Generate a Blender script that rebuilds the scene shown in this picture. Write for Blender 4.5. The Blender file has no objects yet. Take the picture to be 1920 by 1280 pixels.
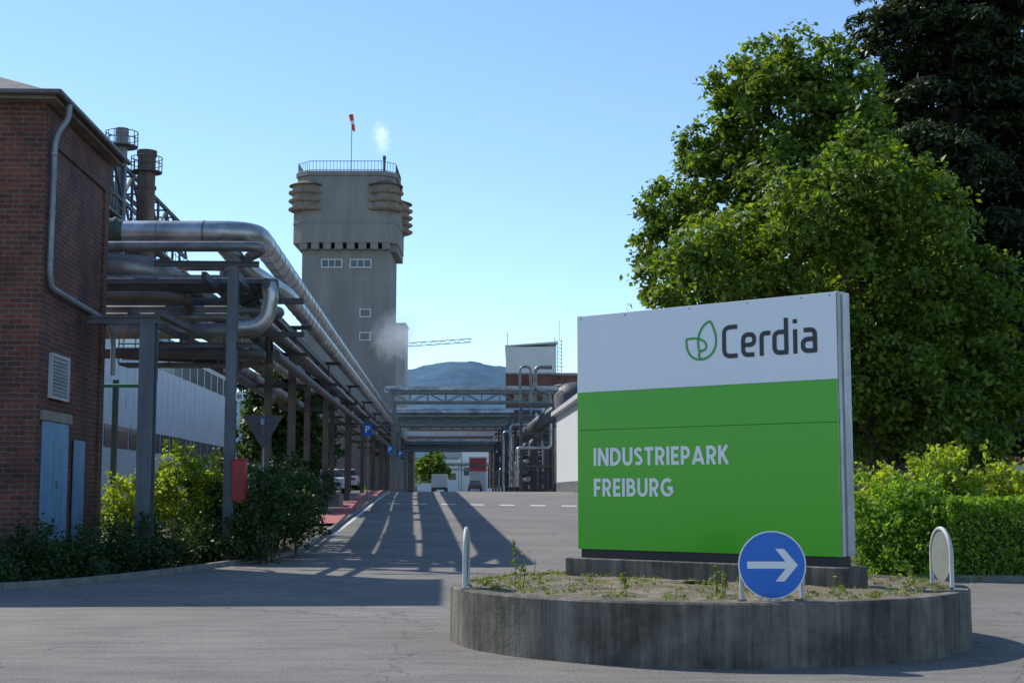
import bpy, math, random
import numpy as np
from mathutils import Vector, Matrix
random.seed(7); rng=np.random.default_rng(7)
SC=bpy.context.scene
COL=SC.collection
K=0.0464; RZ=math.atan(K)

def g(y):
    t=min(1,max(0,(y-35)/60.0))
    return 1.6*(0.55*t+0.45*t*t*(3-2*t))

# ---------------------------------------------------------------- materials
def nt(name):
    m=bpy.data.materials.new(name); m.use_nodes=True
    n=m.node_tree; n.nodes.clear()
    o=n.nodes.new('ShaderNodeOutputMaterial')
    return m,n,o
def ramp(n,stops):
    r=n.nodes.new('ShaderNodeValToRGB'); e=r.color_ramp.elements
    e[0].position=stops[0][0]; e[0].color=(*stops[0][1],1)
    e[1].position=stops[-1][0]; e[1].color=(*stops[-1][1],1)
    for p,c in stops[1:-1]:
        k=e.new(p); k.color=(*c,1)
    return r
def noise(n,scale,detail=6,rough=.6,vec=None,stretch=None):
    t=n.nodes.new('ShaderNodeTexNoise'); t.inputs['Scale'].default_value=scale
    t.inputs['Detail'].default_value=detail; t.inputs['Roughness'].default_value=rough
    tc=n.nodes.new('ShaderNodeTexCoord')
    mp=n.nodes.new('ShaderNodeMapping')
    n.links.new(tc.outputs['Object'],mp.inputs['Vector'])
    if stretch: mp.inputs['Scale'].default_value=stretch
    n.links.new(mp.outputs['Vector'],t.inputs['Vector'])
    return t
def mul(n,a,b):
    mx=n.nodes.new('ShaderNodeMix'); mx.data_type='RGBA'; mx.blend_type='MULTIPLY'; mx.inputs[0].default_value=1
    n.links.new(a,mx.inputs[6])
    if isinstance(b,tuple): mx.inputs[7].default_value=(*b,1)
    else: n.links.new(b,mx.inputs[7])
    return mx.outputs[2]
def M(name,col,rough=.7,metal=0,var=.18,scale=2.0,bump=0.0,bscale=25,streak=0.0,spec=.5,scol=None,st=(5,5,.35)):
    m,n,o=nt(name)
    p=n.nodes.new('ShaderNodeBsdfPrincipled')
    p.inputs['Roughness'].default_value=rough; p.inputs['Metallic'].default_value=metal
    p.inputs['Specular IOR Level'].default_value=spec
    t=noise(n,scale)
    lo=tuple(c*(1-var) for c in col); hi=tuple(min(1,c*(1+var)) for c in col)
    r=ramp(n,[(.32,lo),(.68,hi)])
    n.links.new(t.outputs['Fac'],r.inputs['Fac'])
    out=r.outputs['Color']
    if streak>0:
        t2=noise(n,1.0,8,.65,stretch=st)
        r2=ramp(n,[(.42,(1-streak,)*3 if scol is None else scol),(.62,(1,1,1))])
        n.links.new(t2.outputs['Fac'],r2.inputs['Fac'])
        out=mul(n,out,r2.outputs['Color'])
    n.links.new(out,p.inputs['Base Color'])
    if bump>0:
        t3=noise(n,bscale,5); b=n.nodes.new('ShaderNodeBump'); b.inputs['Strength'].default_value=bump
        b.inputs['Distance'].default_value=.02
        n.links.new(t3.outputs['Fac'],b.inputs['Height']); n.links.new(b.outputs['Normal'],p.inputs['Normal'])
    n.links.new(p.outputs[0],o.inputs[0])
    return m
def M_asphalt(name,c,big=.22):
    m,n,o=nt(name)
    p=n.nodes.new('ShaderNodeBsdfPrincipled'); p.inputs['Roughness'].default_value=.82
    p.inputs['Specular IOR Level'].default_value=.35
    t=noise(n,38,5,.85); t2=noise(n,.35,5,.55); t3=noise(n,2.2,6,.7,stretch=(.35,1.6,1))
    r1=ramp(n,[(.3,tuple(x*.35 for x in c)),(.5,c),(.72,tuple(x*1.8 for x in c))])
    n.links.new(t.outputs['Fac'],r1.inputs['Fac'])
    r2=ramp(n,[(.35,(1-big,)*3),(.65,(1+0,1,1))]); n.links.new(t2.outputs['Fac'],r2.inputs['Fac'])
    r3=ramp(n,[(.38,(.74,.74,.76)),(.55,(1,1,1))]); n.links.new(t3.outputs['Fac'],r3.inputs['Fac'])
    a=mul(n,r1.outputs[0],r2.outputs[0]); b=mul(n,a,r3.outputs[0])
    v=n.nodes.new('ShaderNodeTexVoronoi'); v.feature='DISTANCE_TO_EDGE'; v.inputs['Scale'].default_value=.16
    tc=n.nodes.new('ShaderNodeTexCoord'); tn=noise(n,1.2,4)
    va=n.nodes.new('ShaderNodeVectorMath'); va.operation='MULTIPLY_ADD'
    n.links.new(tn.outputs['Color'],va.inputs[0]); va.inputs[1].default_value=(1.6,1.6,0); n.links.new(tc.outputs['Object'],va.inputs[2])
    n.links.new(va.outputs[0],v.inputs['Vector'])
    r4=ramp(n,[(0.0,(.4,.4,.4)),(.0035,(1,1,1))]); n.links.new(v.outputs['Distance'],r4.inputs['Fac'])
    d=mul(n,b,r4.outputs[0])
    n.links.new(d,p.inputs['Base Color'])
    bp=n.nodes.new('ShaderNodeBump'); bp.inputs['Strength'].default_value=.7; bp.inputs['Distance'].default_value=.015
    n.links.new(t.outputs['Fac'],bp.inputs['Height']); n.links.new(bp.outputs[0],p.inputs['Normal'])
    n.links.new(p.outputs[0],o.inputs[0]); return m
def M_brick(name,c1,c2,mortar,bw=.30,rh=.105):
    m,n,o=nt(name)
    p=n.nodes.new('ShaderNodeBsdfPrincipled'); p.inputs['Roughness'].default_value=.85
    tc=n.nodes.new('ShaderNodeTexCoord'); sp=n.nodes.new('ShaderNodeSeparateXYZ'); n.links.new(tc.outputs['Object'],sp.inputs[0])
    ad=n.nodes.new('ShaderNodeMath'); ad.operation='ADD'; n.links.new(sp.outputs[0],ad.inputs[0]); n.links.new(sp.outputs[1],ad.inputs[1])
    cb=n.nodes.new('ShaderNodeCombineXYZ'); n.links.new(ad.outputs[0],cb.inputs[0]); n.links.new(sp.outputs[2],cb.inputs[1])
    b=n.nodes.new('ShaderNodeTexBrick'); n.links.new(cb.outputs[0],b.inputs['Vector'])
    b.inputs['Scale'].default_value=1; b.inputs['Brick Width'].default_value=bw; b.inputs['Row Height'].default_value=rh
    b.inputs['Mortar Size'].default_value=.013; b.inputs['Color1'].default_value=(*c1,1); b.inputs['Color2'].default_value=(*c2,1)
    b.inputs['Mortar'].default_value=(*mortar,1); b.inputs['Bias'].default_value=.0
    t=noise(n,.7,8,.72); r=ramp(n,[(.33,(.38,.37,.38)),(.52,(.9,.88,.88)),(.68,(1.3,1.25,1.2))]); n.links.new(t.outputs['Fac'],r.inputs['Fac'])
    n.links.new(mul(n,b.outputs['Color'],r.outputs[0]),p.inputs['Base Color'])
    bp=n.nodes.new('ShaderNodeBump'); bp.inputs['Strength'].default_value=.8; bp.inputs['Distance'].default_value=.012; bp.invert=True
    n.links.new(b.outputs['Fac'],bp.inputs['Height']); n.links.new(bp.outputs[0],p.inputs['Normal'])
    n.links.new(p.outputs[0],o.inputs[0]); return m
def M_leaf(name,dark,mid,light,trans=.35):
    m,n,o=nt(name)
    gm=n.nodes.new('ShaderNodeNewGeometry'); t=noise(n,.45,4,.6)
    ad=n.nodes.new('ShaderNodeMath'); ad.operation='MULTIPLY_ADD'; ad.inputs[1].default_value=.55
    n.links.new(gm.outputs['Random Per Island'],ad.inputs[0])
    ml=n.nodes.new('ShaderNodeMath'); ml.operation='MULTIPLY'; ml.inputs[1].default_value=.5; n.links.new(t.outputs['Fac'],ml.inputs[0])
    n.links.new(ml.outputs[0],ad.inputs[2])
    r=ramp(n,[(.15,dark),(.5,mid),(.9,light)]); n.links.new(ad.outputs[0],r.inputs['Fac'])
    d=n.nodes.new('ShaderNodeBsdfPrincipled'); d.inputs['Roughness'].default_value=.5; d.inputs['Specular IOR Level'].default_value=.3
    tr=n.nodes.new('ShaderNodeBsdfTranslucent'); mx=n.nodes.new('ShaderNodeMixShader'); mx.inputs[0].default_value=trans
    n.links.new(mul(n,r.outputs[0],(1.9,1.85,.6)),tr.inputs['Color'])
    n.links.new(r.outputs[0],d.inputs['Base Color'])
    n.links.new(d.outputs[0],mx.inputs[1]); n.links.new(tr.outputs[0],mx.inputs[2]); n.links.new(mx.outputs[0],o.inputs[0])
    return m
def M_wallconc(name,c):
    m,n,o=nt(name)
    p=n.nodes.new('ShaderNodeBsdfPrincipled'); p.inputs['Roughness'].default_value=.9
    t=noise(n,1,8,.7,stretch=(8,8,.45)); t2=noise(n,1.3,8,.7); t3=noise(n,30,4,.7)
    r=ramp(n,[(.32,tuple(x*.32 for x in c)),(.50,tuple(x*.85 for x in c)),(.70,tuple(x*1.4 for x in c))]); n.links.new(t.outputs['Fac'],r.inputs['Fac'])
    r2=ramp(n,[(.36,(.34,.33,.30)),(.6,(1.05,1.03,1))]); n.links.new(t2.outputs['Fac'],r2.inputs['Fac'])
    n.links.new(mul(n,r.outputs[0],r2.outputs[0]),p.inputs['Base Color'])
    bp=n.nodes.new('ShaderNodeBump'); bp.inputs['Strength'].default_value=.5; bp.inputs['Distance'].default_value=.02
    n.links.new(t3.outputs['Fac'],bp.inputs['Height']); n.links.new(bp.outputs[0],p.inputs['Normal'])
    n.links.new(p.outputs[0],o.inputs[0]); return m

ASPH=M_asphalt('asphalt',(.225,.206,.182))
DIRT=M('earth',(.10,.085,.06),.95,var=.4,scale=1.5,bump=.6)
KERB=M('kerb_stone',(.20,.19,.175),.85,var=.35,scale=3,bump=.3)
WPAINT=M('road_paint',(.66,.66,.64),.7,var=.25,scale=6)
REDPAVE=M('red_paving',(.40,.12,.11),.85,var=.25,scale=2,bump=.2)
BRICK=M_brick('red_brick',(.18,.056,.036),(.085,.034,.027),(.15,.12,.105))
CONC=M('tower_concrete',(.27,.262,.245),.9,var=.10,scale=.25,bump=.2,bscale=6,streak=.16,st=(1.2,1.2,.12))
CONC2=M('rusty_concrete',(.30,.25,.205),.88,var=.25,scale=1.2,streak=.3)
ISL=M_wallconc('island_concrete',(.19,.17,.143))
ISLTOP=M('island_pavers',(.17,.14,.10),.95,var=.55,scale=4,bump=1,bscale=30)
GALV=M('galvanised',(.48,.49,.50),.38,.8,var=.35,scale=1.1,bump=.12,bscale=5,streak=.25,st=(2,.6,3))
GALVD=M('galvanised_dull',(.21,.21,.215),.46,.6,var=.4,scale=1.6,bump=.1,bscale=5)
STEEL=M('painted_steel',(.08,.082,.09),.6,.1,var=.3,scale=1.5)
STEEL2=M('brown_steel',(.11,.09,.078),.6,.1,var=.3,scale=1.5)
BRIDGEM=M('grey_green_steel',(.19,.215,.20),.6,.1,var=.2,scale=1.5)
STEELB=M('blue_grey_steel',(.13,.145,.175),.5,.1,var=.2,scale=1.2,streak=.25)
GREENP=M('green_paint',(.04,.20,.12),.5,var=.15)
GREEND=M('dark_green_paint',(.045,.07,.05),.5,var=.2)
WHITEM=M('white_cladding',(.60,.65,.70),.5,var=.06,scale=.8,streak=.1)
GREYM=M('pale_grey_cladding',(.34,.37,.40),.6,var=.12,scale=.5)
CREAM=M('cream_cladding',(.80,.80,.74),.6,var=.05,scale=.5)
GLASS=M('window_glass',(.05,.06,.075),.12,0,var=.3,scale=.7,spec=.8)
FRAMEW=M('white_frame',(.7,.7,.7),.5,var=.05)
BLUED=M('blue_door_paint',(.15,.31,.50),.5,var=.12,scale=2,streak=.2)
ROOFM=M('slate_roof',(.10,.095,.095),.8,var=.4,scale=4,bump=.4)
GUT=M('zinc_gutter',(.13,.13,.14),.5,.4,var=.2)
REDP=M('red_paint',(.42,.03,.03),.45,var=.12)
BLUEP=M('sign_blue',(.006,.15,.60),.35,var=.03)
WHITEP=M('sign_white',(.82,.82,.82),.4,var=.02)
SWHITE=M('panel_white',(.78,.80,.84),.35,var=.015,scale=.6)
SGREEN=M('panel_green',(.052,.415,.008),.22,var=.02,scale=.6,bump=.02,bscale=.8)
BLACKP=M('lettering_dark',(.02,.022,.028),.4,var=.05)
LOGOG=M('logo_green',(.03,.32,.05),.4,var=.05)
DARK=M('dark_frame',(.02,.02,.022),.6,var=.2)
BARK=M('bark',(.085,.065,.05),.95,var=.4,scale=6,bump=.8)
RUST=M('rusty_stack',(.17,.115,.09),.8,var=.35,scale=1,streak=.3)
TYRE=M('tyre_rubber',(.02,.02,.02),.85)
CARW=M('car_white',(.75,.76,.78),.25,var=.02)
CARD=M('car_grey',(.08,.09,.09),.3,var=.05)
YEL=M('flower_yellow',(.75,.55,.03),.6)
LINDEN=M_leaf('linden_leaves',(.030,.062,.010),(.088,.152,.022),(.23,.30,.045),.43)
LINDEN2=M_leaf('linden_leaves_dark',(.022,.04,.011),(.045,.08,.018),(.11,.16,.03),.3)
FIR=M_leaf('conifer_needles',(.012,.022,.011),(.024,.043,.018),(.06,.085,.032),.18)
HEDGE=M_leaf('hedge_leaves',(.045,.10,.012),(.14,.26,.026),(.28,.42,.05),.45)
YBUSH=M_leaf('golden_shrub_leaves',(.07,.12,.014),(.23,.31,.035),(.44,.50,.07),.45)
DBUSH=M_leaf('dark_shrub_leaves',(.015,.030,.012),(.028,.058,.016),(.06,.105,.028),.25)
WEED=M_leaf('weed_leaves',(.05,.085,.02),(.12,.17,.035),(.25,.26,.08),.4)

# ---------------------------------------------------------------- mesh builder
class MB:
    def __init__(s,T=None): s.v=[]; s.f=[]; s.sm=[]; s.T=T
    def add(s,vs,fs,smooth=False):
        o=len(s.v)
        for v in vs:
            v=Vector(v)
            if s.T is not None: v=s.T@v
            s.v.append(v)
        for f in fs: s.f.append([i+o for i in f]); s.sm.append(smooth)
        return s
    def box(s,x0,x1,y0,y1,z0,z1):
        return s.add([(x0,y0,z0),(x1,y0,z0),(x1,y1,z0),(x0,y1,z0),(x0,y0,z1),(x1,y0,z1),(x1,y1,z1),(x0,y1,z1)],
          [(0,3,2,1),(4,5,6,7),(0,1,5,4),(1,2,6,5),(2,3,7,6),(3,0,4,7)])
    def beam(s,a,b,w,h):
        a=Vector(a);b=Vector(b);d=(b-a).normalized()
        up=Vector((0,0,1)) if abs(d.z)<.95 else Vector((0,1,0))
        x=d.cross(up).normalized()*(w/2); y=x.cross(d).normalized()*(h/2)
        vs=[a-x-y,a+x-y,a+x+y,a-x+y,b-x-y,b+x-y,b+x+y,b-x+y]
        return s.add(vs,[(3,2,1,0),(4,5,6,7),(0,1,5,4),(1,2,6,5),(2,3,7,6),(3,0,4,7)])
    def prism(s,poly,z0,z1):
        return s.frus(poly,z0,poly,z1)
    def frus(s,p0,z0,p1,z1):
        n=len(p0); vs=[(x,y,z0) for x,y in p0]+[(x,y,z1) for x,y in p1]
        return s.add(vs,[list(range(n))[::-1],list(range(n,2*n))]+[(i,(i+1)%n,n+(i+1)%n,n+i) for i in range(n)])
    def tube(s,path,r,n=14,caps=True,r2=None):
        P=[Vector(p) for p in path]; m=len(P)
        rs=r if isinstance(r,(list,tuple)) else [r+( (r2-r)*i/(m-1) if r2 is not None else 0) for i in range(m)]
        vs=[]; d0=(P[1]-P[0]).normalized()
        u=d0.orthogonal().normalized()
        rings=[]
        for i in range(m):
            if i==0: d=P[1]-P[0]
            elif i==m-1: d=P[-1]-P[-2]
            else: d=((P[i+1]-P[i]).normalized()+(P[i]-P[i-1]).normalized())
            if d.length<1e-6: d=P[i]-P[i-1]
            d.normalize()
            u=(u-d*u.dot(d)).normalized(); w=d.cross(u)
            ring=[P[i]+(u*math.cos(2*math.pi*k/n)+w*math.sin(2*math.pi*k/n))*rs[i] for k in range(n)]
            rings.append(ring); vs+=ring
        fs=[]
        for i in range(m-1):
            for k in range(n):
                fs.append((i*n+k,i*n+(k+1)%n,(i+1)*n+(k+1)%n,(i+1)*n+k))
        s.add(vs,fs,True)
        if caps:
            s.add(rings[0],[list(range(n))[::-1]]); s.add(rings[-1],[list(range(n))])
        return s
    def cyl(s,a,b,r,r2=None,n=16): return s.tube([a,b],r,n,True,r2)
    def obj(s,name,mat,parent=None,origin=None,bevel=0):
        base=Vector(parent['_b']) if parent is not None else Vector(origin or (0,0,0))
        me=bpy.data.meshes.new(name)
        me.from_pydata([tuple(v-base) for v in s.v],[],s.f)
        me.polygons.foreach_set('use_smooth',s.sm)
        me.materials.append(mat); me.update()
        o=bpy.data.objects.new(name,me); COL.objects.link(o)
        if parent is not None: o.parent=parent
        else: o.location=base
        if bevel:
            b=o.modifiers.new('bevel','BEVEL'); b.width=bevel; b.segments=2; b.limit_method='ANGLE'
        o['_b']=tuple(base)
        return o
    def parts(s,name,mat,parent,bevel=0):
        key={};idx=[]
        for v in s.v:
            k=(round(v.x,4),round(v.y,4),round(v.z,4)); idx.append(key.setdefault(k,len(key)))
        par=list(range(len(key)))
        def fd(a):
            while par[a]!=a: par[a]=par[par[a]]; a=par[a]
            return a
        for f in s.f:
            a=fd(idx[f[0]])
            for q in f[1:]: par[fd(idx[q])]=a
        grp={}
        for f,sm in zip(s.f,s.sm): grp.setdefault(fd(idx[f[0]]),[]).append((f,sm))
        for fl in grp.values():
            used={}; nb=MB()
            for f,sm in fl:
                nf=[]
                for i in f:
                    if i not in used: used[i]=len(nb.v); nb.v.append(s.v[i])
                    nf.append(used[i])
                nb.f.append(nf); nb.sm.append(sm)
            nb.obj(name,mat,parent,bevel=bevel)
def tag(o,label,cat,group=None):
    o['label']=label; o['category']=cat
    if group: o['group']=group
    return o
def thing(name,label,cat,loc,group=None):
    e=bpy.data.objects.new(name,None); e.location=loc; e['_b']=tuple(loc); e.empty_display_size=.3
    COL.objects.link(e); return tag(e,label,cat,group)
def structure(o): o['kind']='structure'; return o
def rpath(pts,rad,k=6):
    P=[Vector(p) for p in pts]; out=[P[0]]
    for i in range(1,len(P)-1):
        a=(P[i-1]-P[i]); b=(P[i+1]-P[i]); r=min(rad,a.length*.49,b.length*.49)
        a=P[i]+a.normalized()*r; b=P[i]+b.normalized()*r
        for j in range(k+1):
            t=j/k; out.append(a*(1-t)**2+P[i]*2*t*(1-t)+b*t*t)
    out.append(P[-1]); return out
def R(off,y,z): return (off-K*y,y,z)

def leaves(name,C,Nrm,L,mat,parent=None,origin=(0,0,0),aspect=.62):
    base=np.array(parent['_b'] if parent is not None else origin)
    N=len(C); C=C-base
    t=rng.normal(size=(N,3)); nr=Nrm/np.linalg.norm(Nrm,axis=1,keepdims=True)
    t-=nr*(t*nr).sum(1,keepdims=True); t/=np.linalg.norm(t,axis=1,keepdims=True)
    b=np.cross(nr,t)
    l=(L*rng.uniform(.65,1.35,(N,1)))
    V=np.stack([C-t*l*.5, C+b*l*aspect*.5+nr*l*.08, C+t*l*.5, C-b*l*aspect*.5+nr*l*.08],1).reshape(-1,3)
    me=bpy.data.meshes.new(name); me.vertices.add(4*N); me.vertices.foreach_set('co',V.ravel())
    me.loops.add(4*N); me.loops.foreach_set('vertex_index',np.arange(4*N,dtype=np.int32))
    me.polygons.add(N); me.polygons.foreach_set('loop_start',np.arange(0,4*N,4,dtype=np.int32))
    me.update(calc_edges=True); me.materials.append(mat)
    o=bpy.data.objects.new(name,me); COL.objects.link(o)
    if parent is not None: o.parent=parent
    else: o.location=Vector(origin)
    return o
def lobe_pts(lobes,k=26,per=85,rc=.42,flat=.6,upb=.5,inner=.5):
    Cs=[];Ns=[]
    for (x,y,z,r) in lobes:
        m=max(6,int(k*r*r))
        d=rng.normal(size=(m,3)); d/=np.linalg.norm(d,axis=1,keepdims=True)
        rad=r*rng.uniform(inner,1.12,(m,1))
        cc=np.array([x,y,z])+d*rad*np.array([1,1,.92])
        sz=rc*rng.uniform(.55,1.3,(m,1))
        for i in range(m):
            q=rng.normal(size=(per,3))*np.array([.5,.5,.5*flat])*sz[i]
            q[:,2]-=.25*(q[:,0]**2+q[:,1]**2)/sz[i]
            Cs.append(cc[i]+q); Ns.append(rng.normal(size=(per,3))*.7+d[i]*.6+np.array([0,0,upb]))
    return np.concatenate(Cs),np.concatenate(Ns)
def tree(name,label,cat,base,lobes,mat,k=26,per=85,L=.2,rc=.42,tr=.28,fork=3.0):
    e=thing(name,label,cat,base)
    b=MB(); bx,by,bz=base
    top=max(l[2] for l in lobes); cx=sum(l[0] for l in lobes)/len(lobes)
    b.tube([(bx,by,bz-.1),(bx+.03,by,bz+.4),(bx,by,bz+fork),(cx*.3+bx*.7,by,(top+fork)/2),(cx*.5+bx*.5,by,top-.8)],[tr*1.35,tr,tr*.8,tr*.5,.05],10)
    for (x,y,z,r) in lobes:
        z0=max(bz+fork*.8,min(z-1.5,(top+fork)/2)); 
        b.tube([(bx,by,z0),(bx*.6+x*.4,by*.6+y*.4,z0+(z-z0)*.35),(x,y,z+r*.3)],[tr*.4,tr*.22,.03],6)
    b.obj('trunk',BARK,e)
    C,N=lobe_pts(lobes,k,per,rc)
    leaves('crown',C,N,L,mat,e)
    return e

# ---------------------------------------------------------------- ground
ys=[-60,-20,0,5,10,20,30]+[33+1.5*i for i in range(46)]+[105,130,180,260,400,700,1200,2500,6000]
def sheet(name,xl,xr,y0,y1,dz,mat):
    Y=[y0]+[y for y in ys if y0<y<y1]+[y1]
    vs=[];fs=[]
    for y in Y:
        a=xl(y) if callable(xl) else xl; c=xr(y) if callable(xr) else xr
        vs+=[(a,y,g(y)+dz),(c,y,g(y)+dz)]
    for i in range(len(Y)-1): fs.append((2*i,2*i+1,2*i+3,2*i+2))
    return structure(MB().add(vs,fs,True).obj(name,mat))
sheet('ground',-4000,4000,-60,6000,0,DIRT)
BE=[(-60,-60),(22.6,-16),(23.3,-11.5),(23.9,-8.9),(25.5,-7.75),(28.4,-6.95),(33,-6.15),(37,-5.6),(44,-3.9-K*44)]
def ledge(y):
    if y>=44: return -3.9-K*y
    for (a,b),(c,d) in zip(BE[:-1],BE[1:]):
        if a<=y<=c: return b+(d-b)*(y-a)/(c-a)
for b_ in BE[1:]:
    if b_[0] not in ys: ys.append(b_[0])
ys=sorted(set(ys))
sheet('road',lambda y:-60 if y<=22.6 else ledge(y),lambda y:60 if y<26 else (min(60,6.2+ (0 if y>27.5 else (27.5-y)*3)) if y<100 else 3.2-K*(y-100)),-60,330,.004,ASPH)
sheet('pavement',lambda y:-9-K*y,lambda y:-3.95-K*y,52,330,.10,M('pavement_slabs',(.2,.19,.18),.9,var=.2,scale=2))
sheet('cycle_path',lambda y:-5.0-K*y,lambda y:-3.95-K*y,52,140,.104,REDPAVE)
sheet('edge_line',lambda y:-3.72-K*y,lambda y:-3.58-K*y,46,140,.009,WPAINT)
for i,x in enumerate([-6.3,-4.95,-3.5,-2.1,-.6,.9,2.4,3.9]):
    y=71.5-.45*i
    vs=[(x,y,g(y)+.01),(x+.72,y-.2,g(y-.2)+.01),(x+.72,y+.7,g(y+.7)+.01),(x,y+.9,g(y+.9)+.01)]
    o=structure(MB().add(vs,[(0,1,2,3)]).obj('road_marking',WPAINT))
def kerb(name,pts,w=.14,h=.11):
    b=MB(); 
    for i in range(len(pts)-1):
        (x0,y0),(x1,y1)=pts[i],pts[i+1]
        b.beam((x0,y0,g(y0)+h/2-.02),(x1,y1,g(y1)+h/2-.02),w,h+.04)
    return structure(b.obj(name,KERB))
kp=[Vector((b,a,0)) for a,b in BE[1:]]+[Vector((-3.9-K*y,y,0)) for y in (52,60,75,95,140)]
kerb('kerb',[(p.x,p.y) for p in rpath(kp,1.2,4)])
kerb('kerb',[(6.35,60),(6.35,28.3),(6.9,27.2),(8,26.6),(16,25.9),(30,25.4)])

def hills():
    nx,ny=420,30; vs=[];fs=[]
    xs=np.linspace(-1800,2200,nx); yy=np.linspace(1700,3400,ny)
    px=[-2600,-1200,-600,-300,-228,-200,-170,-140,-112,-80,-60,-15,20,60,137,300,600,1400,3000]
    pz=[110,170,200,236,244,250,258,266,270,268,263,256,248,238,226,205,225,180,110]
    from mathutils import noise as mn
    for j,y in enumerate(yy):
        for i,x in enumerate(xs):
            r=np.interp(x,px,pz)*.985; t=(y-1700)/1300
            s=math.sin(min(t,1.25)*math.pi/2)**1.2 if t<1.25 else 0
            z=r*max(0,s)+mn.noise(Vector((x*.006,y*.004,0)))*22*min(1,t*2)*(1-min(1,max(0,t-.55)*2.0))+mn.noise(Vector((x*.045,y*.03,3)))*3.5*min(1,t*3)+random.uniform(-1,1)*1.2
            vs.append((x,y,z))
    for j in range(ny-1):
        for i in range(nx-1): a=j*nx+i; fs.append((a,a+1,a+nx+1,a+nx))
    m=M('hazy_forest',(.088,.155,.22),1,var=.16,scale=.03,spec=0)  # aerial haze is mixed into the base colour as a blue tint
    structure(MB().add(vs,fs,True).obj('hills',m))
hills()

# ---------------------------------------------------------------- island
ICX,ICY,IR,IH=2.19,16.4,2.89,.61
isl=thing('traffic_island','round raised concrete island wall with stained weathered sides','traffic island',(ICX,ICY,0))
b=MB(); n=96
def ring(r,z): return [(ICX+r*math.cos(2*math.pi*i/n),ICY+r*math.sin(2*math.pi*i/n),z) for i in range(n)]
prof=[(IR,-.05),(IR,IH-.02),(IR-.02,IH),(IR-.17,IH),(IR-.18,IH-.03)]
vs=[];fs=[]
for r,z in prof: vs+=ring(r,z)
for j in range(len(prof)-1):
    for i in range(n): fs.append((j*n+i,j*n+(i+1)%n,(j+1)*n+(i+1)%n,(j+1)*n+i))
b.add(vs,fs); b.obj('wall',ISL,isl)
b=MB(); vs=[];
for j in range(1,12):
    for i in range(n):
        r=(IR-.175)*j/11; a=2*math.pi*i/n
        vs.append((ICX+r*math.cos(a),ICY+r*math.sin(a),IH-.02+random.uniform(-.012,.012)+ .02*math.cos(j/11*1.5)))
fs=[]
for j in range(10):
    for i in range(n): fs.append((j*n+i,j*n+(i+1)%n,(j+1)*n+(i+1)%n,(j+1)*n+i))
fs.append(list(range(n)))
b.add(vs,fs,True); b.obj('planting_surface',ISLTOP,isl)
Cs=[];Ns=[]
for i in range(460):
    a=random.uniform(0,2*math.pi); r=(IR-.25)*math.sqrt(random.random()) if i%3 else random.uniform(2.3,2.68)
    x,y=ICX+r*math.cos(a),ICY+r*math.sin(a); h=random.choice([.012,.015,.02,.03,.03,.04,.05,.08]); m=random.randint(8,28)
    q=rng.normal(size=(m,3))*np.array([h*.9,h*.9,0]); q[:,2]=rng.uniform(0,h,m)
    Cs.append(np.array([x,y,IH])+q); Ns.append(rng.normal(size=(m,3))+np.array([0,-.3,.3]))
w=leaves('weeds',np.concatenate(Cs),np.concatenate(Ns),.036,WEED,aspect=.3); w['kind']='stuff'
for (x,y,h) in [(-.15,15.9,.1),(.25,16.6,.25),(1.0,14.6,.12),(2.9,14.2,.1),(3.3,14.8,.16),(4.2,15.2,.1),(1.6,14.1,.09),(.6,15.3,.13),(2.1,14.4,.16),(.1,16.9,.3)]:
    e=thing('dandelion','small yellow flowering weed growing between the island pavers','flower',(x,y,IH-.02),'yellow weeds on the island')
    MB().tube([(x,y,IH-.02),(x+.01,y,IH+h*.5),(x+.02,y,IH+h)],.004,5).obj('stem',WEED,e)
    bb=MB()
    for k in range(9):
        a=k*2*math.pi/9; 
        bb.add([(x+.02,y,IH+h),(x+.02+.022*math.cos(a-.3),y+.022*math.sin(a-.3),IH+h+.012),(x+.02+.028*math.cos(a+.1),y+.028*math.sin(a+.1),IH+h+.014)],[(0,1,2)])
    bb.obj('petals',YEL,e)
for (x,y,h) in [(.03,16.0,.5),(.12,15.7,.25),(2.05,14.5,.3),(1.15,14.9,.2),(4.5,16.2,.2),(2.15,14.6,.22)]:
    e=thing('wild_plant','tall spindly green weed with narrow leaves on the island','plant',(x,y,IH-.02),'tall weeds on the island')
    MB().tube([(x,y,IH-.02),(x+.02,y,IH+h*.5),(x-.01,y,IH+h)],[.006,.004,.003],5).obj('stem',WEED,e)
    m=55
    z=rng.uniform(0,h,m); C=np.stack([x+rng.normal(size=m)*.035*(1.2-z/h),y+rng.normal(size=m)*.035*(1.2-z/h),IH+z],1)
    leaves('foliage',C,rng.normal(size=(m,3)),.055,WEED,e,aspect=.35)

# ---------------------------------------------------------------- park sign
sd=Vector((.769,-.639,0)); sn=Vector((-.639,-.769,0)); s0=Vector((.834,18.1,0))
def SP(s,z,d=0): return s0+sd*s+sn*d+Vector((0,0,z))
def sbox(b,s_0,s_1,z0,z1,d0,d1):
    P=[SP(s,z,d) for z in (z0,z1) for s,d in ((s_0,d1),(s_1,d1),(s_1,d0),(s_0,d0))]
    return b.add(P,[(0,3,2,1),(4,5,6,7),(0,1,5,4),(1,2,6,5),(2,3,7,6),(3,0,4,7)])
ps=thing('entrance_sign','large white and green industrial park sign board on a concrete plinth','sign',SP(1.8,IH,-.18))
sbox(MB(),-.13,3.73,IH-.03,.82,-.42,.1).obj('plinth',ISL,ps,bevel=.012)
sbox(MB(),.03,3.57,.82,.932,-.33,-.03).obj('base_frame',DARK,ps)
sbox(MB(),0,3.62,2.893,3.87,-.02,0).obj('white_panel',SWHITE,ps,bevel=.003)
sbox(MB(),0,3.62,2.418,2.890,-.02,0).obj('green_panel',SGREEN,ps,bevel=.003)
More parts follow.
